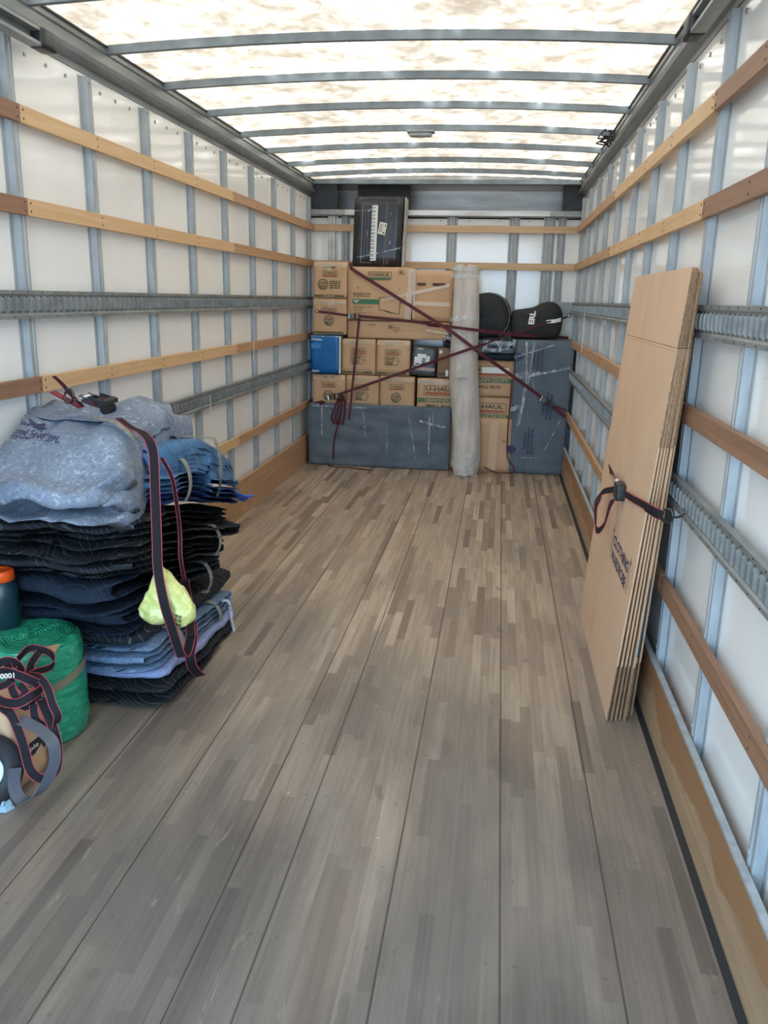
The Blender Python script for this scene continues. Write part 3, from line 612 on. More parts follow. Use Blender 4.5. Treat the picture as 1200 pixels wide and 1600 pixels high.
# keyboard carton on top
t_ = thing('keyboard_box', (.66, 7.80, 1.853), 'tall black carton picturing a piano keyboard, standing on top of the television carton', 'box')
def wk(p): return V((p.x+(p.z-1.85)*.03, p.y, p.z))
b = rbox((.645, 7.81, 2.158), (.222, .10, .302), .006, 6, .003, 6, 6, warp=wk).obj('body', M['kb_black'], t_, smooth=True)
mb = MB(); y = 7.7035; Q = lambda a, b_, c, d, m_=0, e=0: quad(mb, wk(V((a, y-e, c))), wk(V((b_, y-e, c))), wk(V((b_, y-e, d))), wk(V((a, y-e, d))), m_)
Q(.588, .642, 1.905, 2.382, 0)
nk = 52
for i in range(nk):
    z = 1.91+.468*i/nk
    if i % 7 not in (2, 6): Q(.588, .621, z+.005, z+.0098, 1, .0005)
    Q(.621, .642, z, z+.0009, 1, .0005)
mb.obj('piano_keys', [M['white'], M['black']], t_)
mb = MB(); Q(.50, .506, 1.885, 2.395); Q(.50, .60, 1.885, 1.889); Q(.506, .64, 2.391, 2.395); Q(.715, .718, 1.87, 2.40); Q(.735, .737, 1.87, 2.40); Q(.53, .532, 1.90, 2.38); Q(.556, .558, 1.90, 2.38)
Q(.548, .553, 2.11, 2.17); Q(.756, .77, 2.05, 2.08); Q(.76, .768, 2.30, 2.32); Q(.76, .764, 2.18, 2.24)
mb.obj('line_art', mat('faint_print', (.22, .22, .23), .4), t_)
mb = MB(); text_on(mb, 'C', wk(V((.74, y, 1.885))), (.025, 0, 0), (0, 0, .03)); mb.obj('red_mark', M['red_ink'], t_)
mb = MB(); c0 = V((.700, y-.0012, 2.185)); a_ = .2
def RQ(w, h, mi, dx=0, dz=0, e=0):
    q = []
    for sx, sz in ((-1, -1), (1, -1), (1, 1), (-1, 1)):
        px, pz = dx+sx*w/2, dz+sz*h/2; q.append(c0+V((px*cos(a_)+pz*sin(a_), -e, -px*sin(a_)+pz*cos(a_))))
    quad(mb, *q, mi)
RQ(.068, .105, 0)
for k in range(9): RQ(.028, .003, 1, -.012, -.03+k*.008, .0005)
RQ(.014, .014, 1, .018, -.035, .0005); RQ(.008, .02, 1, .022, .03, .0005)
mb.obj('address_label', [mat('paper', (.72, .70, .60), .7), M['black']], t_)
mb = MB(); mb.box((.884, 7.715, 1.86), (.892, 7.905, 2.452)); mb.v = [tuple(wk(V(v))) for v in mb.v]; mb.obj('side_panel', mottled('scuffed', (.30, .28, .26), (.55, .53, .5), (1, 1, 1), 14, .5, world=True), t_, label='pale scuffed side')
mb = MB(); y = 7.7025; strips(t_, 'packing_tape', 'film', (((.47, 1.93), (.87, 2.02), .012), ((.44, 2.335), (.56, 2.34), .006), ((.56, 2.33), (.62, 2.36), .01)), y)
# wrapped slabs
def wprint(mb, ox, oz, s, y, rot=True):
    pass
t_ = thing('wrapped_panel', (.71, 7.63, 0), 'wide flat item wrapped in grey-blue blanket and film, on the floor before the cartons', 'wrapped furniture')
def ww(p):
    f = .018*noise.noise(V((p.x*5, p.z*11, 1)))+.010*noise.noise(V((p.x*16, p.z*24, 3)))
    return V((p.x, p.y-(f if p.y < 7.63 else 0), p.z+.004*noise.noise(V((p.x*4, 0, 0)))*(1 if p.z > .3 else 0)))
rbox((.716, 7.622, .300), (.680, .033, .298), .018, 26, 0, 1, 0, warp=ww).obj('blanket_cover', M['denim_wrap'], t_, smooth=True)
mb = MB(); y = 7.578
strips(t_, 'film_strip', 'film', (((.17, .58), (.17, .30), .012), ((.24, .55), (.25, .46), .01), ((.56, .58), (.60, .30), .010), ((.80, .45), (.80, .12), .008), ((.99, .57), (1.08, .10), .009), ((1.20, .56), (1.20, .16), .014), ((1.10, .47), (1.37, .41), .022), ((.05, .575), (.6, .57), .01), ((1.23, .55), (1.23, .40), .01)), y, 12, .004)
t_ = thing('wrapped_panel', (2.2, 7.75, 0), 'tall item wrapped in grey-blue printed moving blanket and film, standing in the right corner', 'wrapped furniture')
def w2(p): return V((p.x+(p.z-.6)*.028, p.y-.006*noise.noise(V((p.x*5, p.z*6, 1))), p.z))
rbox((2.208, 7.765, .620), (.260, .135, .618), .02, 20, 0, 1, 0, warp=w2).obj('blanket_cover', M['denim_wrap'], t_, smooth=True)
mb = MB(); y = 7.6175
strips(t_, 'film_strip', 'film', (((2.05, 1.22), (2.075, .78), .02), ((2.12, 1.22), (2.09, .85), .012), ((2.07, .82), (2.02, .45), .03), ((2.12, .90), (2.16, .74), .008), ((1.95, 1.08), (2.30, 1.20), .012), ((1.95, .88), (2.45, 1.00), .02), ((1.93, .60), (2.05, .64), .04), ((1.95, .90), (2.08, .95), .045), ((2.0, .16), (2.25, .16), .006), ((2.28, .24), (2.40, .52), .008), ((2.12, .93), (2.2, .95), .03)), y, 14, .004)
y = 7.620
for (ox, oz, s) in ((2.14, .93, 1), (2.25, .52, 1), (2.10, .19, 1)):
    mb = MB()
    for k in range(3): text_on(mb, ['USING', 'FOR ENVIRONMENTAL', 'RECYCLED DENIM'][k], (ox+k*.034, y, oz+(.05 if k == 0 else 0)), (0, 0, [.16, .26, .24][k]), (-.022, 0, 0), 0, .03)
    mb.obj('print', M['purple'], t_)
for cx, cz in ((1.985, 1.09), (1.97, .24)):
    mb = MB(); mb.add([(cx-.04, y, cz-.02), (cx-.01, y, cz-.05), (cx+.035, y, cz-.03), (cx+.05, y, cz), (cx, y, cz+.035), (cx-.035, y, cz+.02)], [tuple(range(6))]); mb.obj('printed_blot', M['purple'], t_)
# blanket bundle
t_ = thing('blanket_bundle', (1.62, 7.8, 1.045), 'film-wrapped bundle of folded dark blankets below the black soft cases', 'blanket bundle')
def wb(p): return V((p.x, p.y, p.z+max(0, (1.62-p.x))*.35+.006*sin(p.x*40)*(p.z-1.05)*4))
for k in range(3):
    rbox((1.63, 7.78, 1.075+k*.058), (.325-.01*k, .135, .029), .026, 10, .008, 8, k, warp=wb).obj('folded_blanket', M['quilt_navy'] if k < 1 else M['denim_wrap'], t_, smooth=True)
mb = MB()
strips(t_, 'film_wrap', 'film', (((1.66, 1.21), (1.94, 1.20), .03), ((1.66, 1.16), (1.78, 1.13), .03), ((1.80, 1.22), (1.83, 1.13), .05), ((1.70, 1.22), (1.66, 1.12), .03), ((1.9, 1.22), (1.87, 1.15), .04), ((1.29, 1.25), (1.40, 1.22), .02)), 7.638, 8, .008)
# soft cases
def pillow(prof, yf, yb, bulge, name, m_, parent, off=.02):
    c = V((sum(p[0] for p in prof)/len(prof), 0, sum(p[1] for p in prof)/len(prof)))
    P = cat_rom([(a, 0, b) for a, b in prof], 4, True); mb = MB(); rows = []
    for s, y in ((.0, yf-bulge), (.35, yf-bulge*.93), (.65, yf-bulge*.75), (.86, yf-bulge*.4), (.96, yf-.0), (1.0, yf+off), (1.0, yb-off), (.96, yb), (.0, yb)):
        rows.append([V((c.x+(p.x-c.x)*s, y+.006*noise.noise(V((p.x*12, s*3, p.z*12))), c.z+(p.z-c.z)*s)) for p in P])
    mb.grid(rows, False, True); return mb.obj(name, M[m_], parent, smooth=True), P, c
t_ = thing('drum_case', (1.66, 7.78, 1.24), 'round black soft instrument case, just right of the carpet roll top', 'instrument case')
pillow([(1.50, 1.245), (1.46, 1.40), (1.49, 1.56), (1.58, 1.625), (1.70, 1.645), (1.80, 1.62), (1.87, 1.55), (1.90, 1.44), (1.885, 1.33), (1.83, 1.25), (1.68, 1.238)], 7.70, 7.93, .04, 'case_body', 'soft_black', t_)
mb = MB(); mb.tube(cat_rom([(1.70, 7.69, 1.645), (1.80, 7.678, 1.61), (1.858, 7.672, 1.54), (1.885, 7.672, 1.44), (1.868, 7.68, 1.34), (1.80, 7.69, 1.26)], 6), .0035, 6); mb.obj('piping', M['strap_grey'], t_, smooth=True)
t_ = thing('guitar_case', (2.15, 7.78, 1.24), 'black soft guitar case with white letters lying on the tall wrapped item', 'instrument case')
pillow([(1.91, 1.245), (1.90, 1.40), (1.915, 1.485), (2.0, 1.505), (2.10, 1.525), (2.18, 1.565), (2.26, 1.575), (2.32, 1.545), (2.355, 1.47), (2.36, 1.38), (2.335, 1.275), (2.25, 1.243), (2.08, 1.242)], 7.70, 7.90, .045, 'case_body', 'soft_black', t_)
mb = MB(); text_on(mb, 'ERL', (2.105, 7.648, 1.375), (.012, 0, .115), (-.052, 0, .0), 0, .05); mb.obj('lettering', M['white'], t_)
mb = MB(); mb.grid([[(2.215, 7.650, 1.385), (2.213, 7.650, 1.415)], [(2.29, 7.655, 1.392), (2.29, 7.653, 1.425)], [(2.345, 7.685, 1.405), (2.345, 7.68, 1.44)]]); mb.obj('paper_tag', M['white'], t_)

# carpet roll
t_ = thing('carpet_roll', (1.555, 7.49, 0), 'rolled greige carpet standing upright in front of the cartons', 'carpet roll')
P = []; n = 40
for i in range(30):
    f = i/29; z = .004+1.86*f; row = []
    r = .118+.020*sin(PI*min(1, f*1.05))**.5-.018*f+(-.008 if f < .03 else 0)
    cx = 1.558-.088*f+.012*sin(f*9); cy = 7.485+.01*sin(f*5)
    for k in range(n):
        a = 2*PI*k/n; rr = r+.006*noise.noise(V((cos(a)*2, sin(a)*2, z*3)))+.003*noise.noise(V((cos(a)*7, sin(a)*7, z*11)))
        row.append((cx+rr*cos(a), cy+rr*sin(a), z+(.012*sin(a*2+1) if i == 29 else 0)))
    P.append(row)
mb = MB(); mb.grid(P, False, True)
# spiral end on top
top = P[-1]; cx = 1.558-.088+.012*sin(9); cy = 7.485+.01*sin(5)
mb.grid([top]+[[(cx+(p[0]-cx)*s, cy+(p[1]-cy)*s, p[2]-dz) for p in top] for s, dz in ((.93, .004), (.90, .02), (.80, .02), (.78, 0), (.66, 0), (.64, .02), (.5, .02), (.48, 0), (.3, 0), (.28, .02), (.05, .02))], False, True)
bt = P[0]; mb.add(bt, [tuple(range(n))])
mb.obj('carpet', M['carpet'], t_, smooth=True)
mb = MB()
def band(z, w, r, a0, a1, cx, cy=7.49, tl=0):
    mb.grid([[(cx+r*cos(a0+(a1-a0)*i/20), cy+r*sin(a0+(a1-a0)*i/20), z+tl*(i/20-.5)+w*(j-.5)) for j in range(2)] for i in range(21)])
for q in ((1.775, .03, .130, PI*1.02, PI*1.95, 1.478), (1.835, .03, .128, PI*1.1, PI*1.9, 1.475), (.20, .03, .145, PI*1.2, PI*1.7, 1.548), (.12, .05, .143, PI*1.1, PI*1.9, 1.553), (1.42, .04, .148, PI*1.15, PI*1.8, 1.49, 7.49, .03)):
    mb = MB(); band(*q); mb.obj('tape_band', M['film'], t_, smooth=True)
mb = MB(); mb.grid([[(1.44+.04*i, 7.345-.01*sin(i*1.4), .905), (1.44+.04*i, 7.345-.01*sin(i*1.4), .95)] for i in range(4)]); mb.obj('paper_tape', mat('paper_tape', (.55, .52, .46), .7), t_)
mb = MB(); mb.tube(cat_rom([(1.46+.03*i, 7.36-.015*(i % 2), .012+.012*(i % 3)) for i in range(8)], 4), .010, 6); mb.obj('loose_film', M['film'], t_, smooth=True)

# ------------------------------------------------------------ tie-down straps across the cartons
def strap_thing(label, base): return thing('tie_down_strap', base, label, 'strap')
def web(pts, w, parent, name='webbing', wd=(0, 0, 1), mats=('strap_mar', 'strap_mar2'), **k):
    mb = MB(); ribbon(mb, pts, w, [V(d) for d in wd] if isinstance(wd, list) else V(wd), **k); return mb.obj(name, [M[mats[0]], M[mats[1]]], parent, smooth=False)
def ratchet(c, d, parent, s=1.0, up=(0, -1, 0)):
    """ratchet buckle: side plates, spool, handle, release bar; d is the strap direction"""
    c = V(c); d = V(d).normalized(); n_ = V(up).normalized(); w = d.cross(n_).normalized(); n_ = w.cross(d)
    def B(mb, a, b, mi=0):
        vs = []
        for i in (a[0], b[0]):
            for j in (a[1], b[1]):
                for k in (a[2], b[2]): vs.append(c+(d*i+w*j+n_*k)*s)
        mb.add(vs, [(0, 1, 3, 2), (4, 6, 7, 5), (0, 4, 5, 1), (2, 3, 7, 6), (0, 2, 6, 4), (1, 5, 7, 3)], mi)
    mb = MB(); B(mb, (-.055, -.022, 0), (.055, -.018, .022)); B(mb, (-.055, .018, 0), (.055, .022, .022)); B(mb, (-.05, -.02, 0), (-.01, .02, .003)); r_ = mb.obj('ratchet_frame', M['steel'], parent, bevel=.001)
    mb = MB(); mb.cyl(c+(w*-.03+d*.02+n_*.014)*s, c+(w*.03+d*.02+n_*.014)*s, .011*s, 12); mb.obj('spool', M['strap_mar'], r_)
    mb = MB(); mb.cyl(c+(w*-.027-d*.045+n_*.012)*s, c+(w*.027-d*.045+n_*.012)*s, .008*s, 12); mb.obj('bolt', M['chrome'], r_)
    mb = MB(); B(mb, (0, -.027, .02), (.075, -.022, .034)); B(mb, (0, .022, .02), (.075, .027, .034)); B(mb, (.06, -.027, .02), (.085, .027, .036)); mb.obj('ratchet_handle', M['black'], r_, bevel=.002)
    return r_
def hook(c, d, parent, s=1.0, up=(0, 0, 1), name='hook'):
    c = V(c); d = V(d).normalized(); u = V(up); u = (u-d*u.dot(d)).normalized()
    mb = MB(); mb.tube([c+(d*(.02*cos(a))+u*(.02*sin(a)))*s for a in [2*PI*k/16 for k in range(16)]], .0042*s, 6, True)
    mb.tube(cat_rom([c+d*.02*s, c+(d*.04+u*.004)*s, c+(d*.055+u*.016)*s, c+(d*.05+u*.03)*s], 5), .004*s, 6); return mb.obj(name, M['steel'], parent, smooth=True)
pf = lambda px, py, y: at(px, py, 1, y)
# long diagonal from upper left to lower right
t_ = strap_thing('dark red strap crossing diagonally from the top left carton down to the right wall', pf(712, 520, 7.5))
web([pf(546, 417, 7.66), pf(560, 427, 7.63), pf(600, 452, 7.60), pf(660, 490, 7.52), pf(708, 520, 7.36), pf(745, 548, 7.355), pf(790, 580, 7.48), pf(838, 615, 7.575), pf(849, 624, 7.575)], .030, t_, wd=(.5, 0, .8))
r_ = ratchet(pf(852, 627, 7.585), (1, 0, -.55), t_, .95); web([pf(862, 634, 7.58), pf(884, 652, 7.60)], .03, t_, 'short_webbing', wd=(.5, 0, .8)); web([pf(858, 632, 7.57), pf(885, 641, 7.60)], .02, t_, 'webbing_end', wd=(.5, 0, .8))
web([pf(800, 592, 7.60), pf(797, 630, 7.60), pf(793, 680, 7.60), pf(793, 715, 7.58), pf(803, 731, 7.55), pf(798, 739, 7.50), pf(775, 738, 7.50), pf(757, 730, 7.56)], .012, t_, 'loose_tail', wd=(1, -.3, 0), edge=.1)
# top strap left to right
t_ = strap_thing('dark red strap running almost level across the upper cartons and the carpet roll', pf(640, 508, 7.5))
hook(pf(495, 486, 7.60), (1, 0, -.1), t_, .8)
web([pf(498, 487, 7.62), pf(545, 493, 7.62)], .022, t_, 'short_webbing'); ratchet(pf(552, 494, 7.61), (1, 0, -.05), t_, .85)
web([pf(562, 494, 7.61), pf(640, 502, 7.61), pf(670, 506, 7.60), pf(706, 511, 7.36), pf(745, 516, 7.36), pf(810, 523, 7.59), pf(888, 528, 7.86)], .026, t_)
web([pf(668, 507, 7.585), pf(688, 509, 7.50)], .034, t_, 'label_sleeve')
# lower diagonal from left wall up to right corner hook
t_ = strap_thing('dark red strap rising from the left wall across the roll to the right corner', pf(640, 580, 7.5))
web([pf(487, 630, 7.62), pf(505, 627, 7.57)], .02, t_, 'short_webbing'); web([pf(486, 638, 7.62), pf(508, 628, 7.57)], .02, t_, 'webbing_end')
ratchet(pf(520, 620, 7.56), (1, 0, .2), t_, .95)
web([pf(530, 616, 7.565), pf(600, 592, 7.60), pf(660, 571, 7.58), pf(700, 557, 7.37), pf(735, 545, 7.35), pf(760, 537, 7.44)], .026, t_)
web([pf(760, 537, 7.44), pf(790, 525, 7.60), pf(812, 519, 7.63), pf(853, 504, 7.64), pf(872, 500, 7.70), pf(886, 495, 7.84)], .014, t_, 'thin_webbing', edge=.1)
hook(pf(889, 493, 7.86), (1, 0, .45), t_, .95)
mb = MB()
for k, dx in enumerate((-7, -2, 3, 8)):
    ribbon(mb, [pf(533+dx*.3, 617, 7.55), pf(531+dx, 635, 7.55), pf(527+dx*1.3, 652, 7.55), pf(529+dx*.8, 663, 7.55)], .022, V((.9, -.4, 0)))
mb.obj('gathered_webbing', [M['strap_mar'], M['strap_mar2']], t_)
web([pf(530, 655, 7.55), pf(524, 680, 7.56), pf(521, 700, 7.56), pf(521, 718, 7.55)], .016, t_, 'loose_tail', wd=(.9, -.4, 0)); 
fz = lambda x, y, z=.006: V((x, y, z))
web([fz(.23, 7.55, .03), fz(.26, 7.54), fz(.35, 7.50), fz(.45, 7.51), fz(.55, 7.47), fz(.68, 7.43)], .022, t_, 'tail_on_floor', wd=(.2, 1, .1))
t_ = strap_thing('dark red strap end hanging straight down over the left small cartons', pf(553, 570, 7.6))
web([pf(561, 497, 7.60), pf(559, 520, 7.60), pf(552, 590, 7.60), pf(547, 640, 7.56), pf(545, 656, 7.56)], .022, t_, wd=(1, 0, 0))

# ------------------------------------------------------------ flattened wardrobe cartons leaning on the right wall
SH = -.105
def lean(i, y, z, d=0):       # i-th sheet, y along the wall, z up the sheet, d into the sheet
    xb = 2.300+.0165*i; xt = 2.395+.0070*i
    return V((xb+(xt-xb)*z/1.69+d, y+SH*z, z*.999+.002))
def sheet(mb, i, y0, y1, z0, z1, d0, d1, mi=0):
    n = 5; A = [[lean(i, y, z0+(z1-z0)*k/n, d) for y, d in ((y0, d0), (y1, d0), (y1, d1), (y0, d1))] for k in range(n+1)]
    b = len(mb.v); mb.grid(A, False, True, mi); e = len(mb.v); mb.f += [(b, b+1, b+2, b+3), (e-1, e-2, e-3, e-4)]; mb.m += [mi, mi]
random.seed(11)
labs = ['front flattened wardrobe carton printed CLOTHING WARDROBE, leaning on the right wall', 'flattened carton directly behind the printed front one', 'third flattened carton from the front of the leaning stack', 'flattened carton in the middle of the leaning stack', 'third flattened carton from the wall in the leaning stack', 'flattened carton with a blue patch on its near edge, second from the wall', 'flattened carton at the back of the leaning stack, touching the wall slats']
for i in range(7):
    j = random.uniform(-.012, .012) if i else 0; y0 = 2.955+j+(.05 if i > 4 else 0); y1 = 4.10+j; ym = 3.66+j; T = .0068
    zt = 1.69-(0 if i < 3 else random.uniform(0, .02)); zc, zl = 1.435, .245
    t_ = thing('flattened_carton', lean(i, 3.5, 0), labs[i], 'cardboard box', 'flattened wardrobe cartons leaning on the right wall')
    pl = 'card_pale' if i == 0 else 'card'
    mb = MB(); sheet(mb, i, y0, ym-.002, zl, zc, 0, T*.5); mb.obj('near_side_panel', M[pl], t_)
    mb = MB(); sheet(mb, i, ym+.0005, y1, zl, zc, 0, T*.5); mb.obj('far_side_panel', M[pl], t_)
    mb = MB(); sheet(mb, i, y0, y1, zl, zc, T*.5, T); mb.obj('back_panel', M['card'], t_)
    for nm, a, b in (('top_flap', zc+.002, zt), ('bottom_flap', 0, zl-.002)):
        for q, (c, d) in enumerate(((y0+.004, ym-.004), (ym+.003, y1))):
            mb = MB(); sheet(mb, i, c, d, a, b, .0005, T*.45); sheet(mb, i, c+.001, d, a+.002, b-.002, T*.55, T)
            # cut edge with open flutes on the near end
            if q == 0:
                sheet(mb, i, c-.0015, c+.0008, a+.004, b-.004, .0012, T*.42, 1); sheet(mb, i, c-.0015, c+.0008, a+.004, b-.004, T*.58, T-.001, 1)
            mb.obj(nm, [M[pl], M['flute']], t_)
    mb = MB(); sheet(mb, i, y0-.001, y0+.003, 1.10, zc, T*.2, T*.8); mb.obj('cut_edge', M['flute'], t_)
    mb = MB(); sheet(mb, i, ym-.0018, ym+.0004, 0, zt-.002, .001, T*.5); mb.obj('score_line', M['slit'], t_)
    if i == 5: mb = MB(); sheet(mb, i, y0-.002, y0+.05, .27, .60, -.002, .006); mb.obj('blue_print', M['teal'], t_, label='blue printed patch')
    if i == 0:
        mb = MB(); e = -.0008
        L = lambda y, z: lean(0, y, z, e)
        def T_(s, ya, yb, za, zb):
            o = L(ya, za); text_on(mb, s, o, L(yb, za)-o, L(ya, zb)-o, 0, .035)
        T_('CLOTHING', 3.475, 3.075, .585, .632); T_('WARDROBE', 3.478, 3.078, .520, .567)
        for ya in (3.505, 3.045):
            quad(mb, L(ya+.003, .515), L(ya-.003, .515), L(ya-.003, .635), L(ya+.003, .635)); mb.add([L(ya+.014, .632), L(ya-.014, .632), L(ya, .665)], [(0, 1, 2)])
        mb.obj('print', M['purple'], t_)
        mb = MB(); sheet(mb, 0, y0+.01, y1-.01, zc-.012, zc-.008, -.0006, 0); mb.obj('fold_crease', M['card'], t_)
# strap holding them
t_ = thing('tie_down_strap', (2.35, 3.3, .8), 'black strap with red edges holding the flattened wardrobe cartons to the wall track', 'strap')
BR = ('strap_blk', 'strap_red'); SX = lambda px, py, x: at(px, py, 0, x)
web([SX(953, 722, 2.352), SX(957, 740, 2.343), SX(964, 752, 2.332)], .030, t_, 'upper_webbing', wd=(0, 1, 0), mats=BR, edge=.08)
c0 = SX(968, 767, 2.328); rb = rbox(c0, (.020, .048, .036), .010, 5).obj('buckle', M['black'], t_, smooth=True)
mb = MB(); mb.cyl(c0+V((-.012, .052, .028)), c0+V((-.012, .02, .040)), .007, 8); mb.obj('buckle_pin', M['chrome'], rb)
web([SX(977, 772, 2.334), SX(990, 780, 2.338), SX(1008, 790, 2.345), SX(1022, 800, 2.352), SX(1035, 805, 2.375)], .028, t_, 'lower_webbing', wd=(0, .3, 1), mats=BR, edge=.08)
web([SX(1008, 791, 2.340), SX(1022, 800, 2.348), SX(1036, 806, 2.372)], .034, t_, 'sewn_end', wd=(0, .3, 1), mats=BR, edge=.05)
c1 = SX(1043, 806, 2.39); hook(c1, (.5, -.6, .05), t_, 1.15, (0, .2, 1))
web([SX(958, 765, 2.325), SX(940, 770, 2.31), SX(932, 790, 2.28), SX(931, 815, 2.27), SX(934, 829, 2.272), SX(944, 820, 2.28), SX(952, 795, 2.30), SX(958, 780, 2.32)], .030, t_, 'hanging_loop', wd=(0, 1, .15), mats=BR, edge=.08)

# ------------------------------------------------------------ pile of moving blankets at the left wall
def fold_blanket(x0, x1, y0, y1, near, far, n, m_, name, label, seed, group=None, parent=None, droop=0, jit=.03, rotz=0, amp=1.0, xin=0, cat='blanket', bulge=.0, hump=0, th=.485, lw=0, slump=0):
    """one blanket folded back and forth n times; near/far = (bottom, top) heights at the two ends"""
    rnd = random.Random(seed); U = []; L0 = [y0+rnd.uniform(-jit, jit)*.6 for _ in range(n)]; L1 = [y1+rnd.uniform(-jit, jit) for _ in range(n)]
    for i in range(n-1):
        q = L1 if i % 2 == 0 else L0; q[i+1] = q[i]
    def hz(y, k):
        f = max(0, min(1, (y-y0)/(y1-y0))); f = f*f*(3-2*f)
        lo = near[0]+(far[0]-near[0])*f; hi = near[1]+(far[1]-near[1])*f+hump*sin(PI*f)
        dr = droop*max(0, (y-(y1-.22))/.22)**2
        return lo+(hi-lo)*k-dr
    K = 26; t0 = 1/n
    for i in range(n):
        ys = [L0[i]+(L1[i]-L0[i])*k/(K-1) for k in range(K)]
        if i % 2: ys = ys[::-1]
        for y in ys: U.append((y, (i+.5)*t0, 0))
        if i < n-1:
            ya = ys[-1]; yb = (L1 if i % 2 == 0 else L0)[i+1]; sg = 1 if i % 2 == 0 else -1
            for a in (30, 60, 90, 120, 150):
                a = math.radians(a); th = (hz(ya, 1)-hz(ya, 0))/n*.5
                U.append(((ya*(180-math.degrees(a))+yb*math.degrees(a))/180+sg*th*1.0*sin(a), (i+.5)*t0+t0*.5*(1-cos(a)), 0))
    C_ = [(y, hz(y, k)) for y, k, _ in U]
    NV = 16; top = []; bot = []
    for i, (y, z) in enumerate(C_):
        a = C_[max(0, i-1)]; b = C_[min(len(C_)-1, i+1)]; ty, tz = b[0]-a[0], b[1]-a[1]; l = math.hypot(ty, tz) or 1; ny, nz = -tz/l, ty/l
        h = (hz(y, 1)-hz(y, 0))/n*th
        kk = U[i][1]*n; rt = []; rb_ = []
        for j in range(NV+1):
            v = j/NV; d_ = max(0, min(y-y0, y1-y)); cr_ = .055; q_ = max(0, 1-d_/cr_); xr = x1+.030*noise.noise(V((y*2.2, z*4, 3)))+.010*noise.noise(V((y*9, z*22, 5)))-cr_*(1-math.sqrt(max(0, 1-q_*q_))); xl = x0
            ss = 1-(1-v)**2
            x = xl+(xr-xl)*ss; e = min(1, max(0, (xr-x))/.013); e = math.sqrt(max(0, 1-(1-e)**2)); hh = h*(.5+.5*e)*min(1, .45+.14*min(i, len(C_)-1-i))
            wz = .010*amp*noise.noise(V((x*5, y*4, seed*.1)))+.012*amp*noise.noise(V((x*2.2+3, y*2.5, 0)))
            wy = (.022*noise.noise(V((x*4, z*9, 7)))+.03*noise.noise(V((x*2, z*3, 1)))+bulge*sin(PI*v))*(-1 if y < (y0+y1)/2 else .6)*amp
            wr = .004*noise.noise(V((x*22, y*22, z*22)))*amp
            wz += lw*noise.noise(V((x*7, y*6, kk*.8+seed)))+.010*amp*noise.noise(V((x*6+9, y*3, 2)))*(1-v*.8)-slump*max(0, v-.72)**2
            for rows, sg in ((rt, 1), (rb_, -1)):
                rows.append(V((x, y+wy+ny*(hh*sg+wr), z+wz+nz*(hh*sg+wr))))
        top.append(rt); bot.append(rb_)
    P = [t_+b_[::-1] for t_, b_ in zip(top, bot)]
    if rotz:
        cc = V(((x0+x1)/2, (y0+y1)/2, 0)); R = Matrix.Rotation(rotz, 3, 'Z'); P = [[cc+R@(p-cc) for p in r] for r in P]
    P = [[V((max(p.x, -.018 if p.z > .29 else .006), p.y, max(p.z, .003))) for p in r] for r in P]
    mb = MB(); mb.grid(P, False, True); w = len(P[0]); N = len(mb.v)
    mb.f += [tuple(range(w)), tuple(range(N-1, N-1-w, -1))]; mb.m += [0, 0]
    o = mb.obj(name, M[m_], parent, smooth=True, label=label, cat=cat if not parent else None, group=group)
    return o
def webring(x0, x1, y, z0, z1, label, parent=None, tilt=0, w=.03, r=.02):
    pts = [(x0, y, z0+r), (x0, y, z1-r), (x0+r, y+tilt*.1, z1+.004), ((x0+x1)/2, y+tilt*.5, z1+.006), (x1-.06, y+tilt*.9, z1+.006), (x1-.015, y+tilt, z1-.012), (x1+.006, y+tilt*1.02, (z0+z1)/2), (x1-.012, y+tilt, z0+.01), (x1-.06, y+tilt*.9, z0), (x0+r, y, z0)]
    mb = MB(); ribbon(mb, pts, w, V((0, 1, 0)), .003, 5, True, .05, True, (0, 0))
    return mb.obj('webbing_tie', M['strap_grey'], parent, smooth=True, label=label, cat='strap', group='grey webbing ties around the blanket bundles')
GB = 'folded moving blankets piled at the left wall'
B = fold_blanket
B(.03, .61, 2.73, 3.59, (.003, .088), (.003, .045), 2, 'quilt_black', 'moving_blanket', 'folded black quilted blanket lying flat on the floor, lowest of the pile', 1, GB, jit=.03)
B(.03, .585, 2.78, 3.67, (.088, .130), (.045, .075), 1, 'lavender', 'moving_blanket', 'pale lavender-blue blanket second from the floor in the pile', 2, GB, jit=.01, amp=1.2)
B(.03, .560, 2.75, 3.73, (.130, .240), (.075, .172), 4, 'denim_blue', 'moving_blanket', 'faded blue-grey speckled blanket folded near the bottom of the pile', 3, GB, amp=1.3, jit=.05)
B(.02, .52, 2.76, 3.83, (.240, .300), (.172, .245), 1, 'quilt_black', 'moving_blanket', 'black blanket whose blunt end sticks out furthest above the faded blue one', 4, GB, jit=.0)
B(.02, .49, 2.73, 3.42, (.300, .420), (.245, .320), 3, 'quilt_navy', 'moving_blanket', 'plain navy-black blanket low in the front of the pile, behind the green roll', 5, GB, bulge=.03, amp=1.7, rotz=.05, jit=.06)
B(-.016, .55, 2.66, 3.57, (.420, .590), (.320, .400), 3, 'quilt_navy', 'moving_blanket', 'plain navy-black blanket in the middle of the pile front', 6, GB, bulge=.04, amp=1.9, rotz=-.05, jit=.06)
B(-.016, .590, 2.62, 3.59, (.590, .655), (.400, .465), 3, 'quilt_black', 'moving_blanket', 'black zigzag-stitched blanket just above the plain navy-black ones', 7, GB, bulge=.02, amp=1.4, rotz=.03, jit=.05)
B(-.016, .605, 2.60, 3.67, (.655, .720), (.465, .540), 2, 'quilt_black', 'moving_blanket', 'black zigzag-stitched blanket in the upper middle of the pile', 8, GB, bulge=.03, amp=1.5, rotz=-.03, jit=.06)
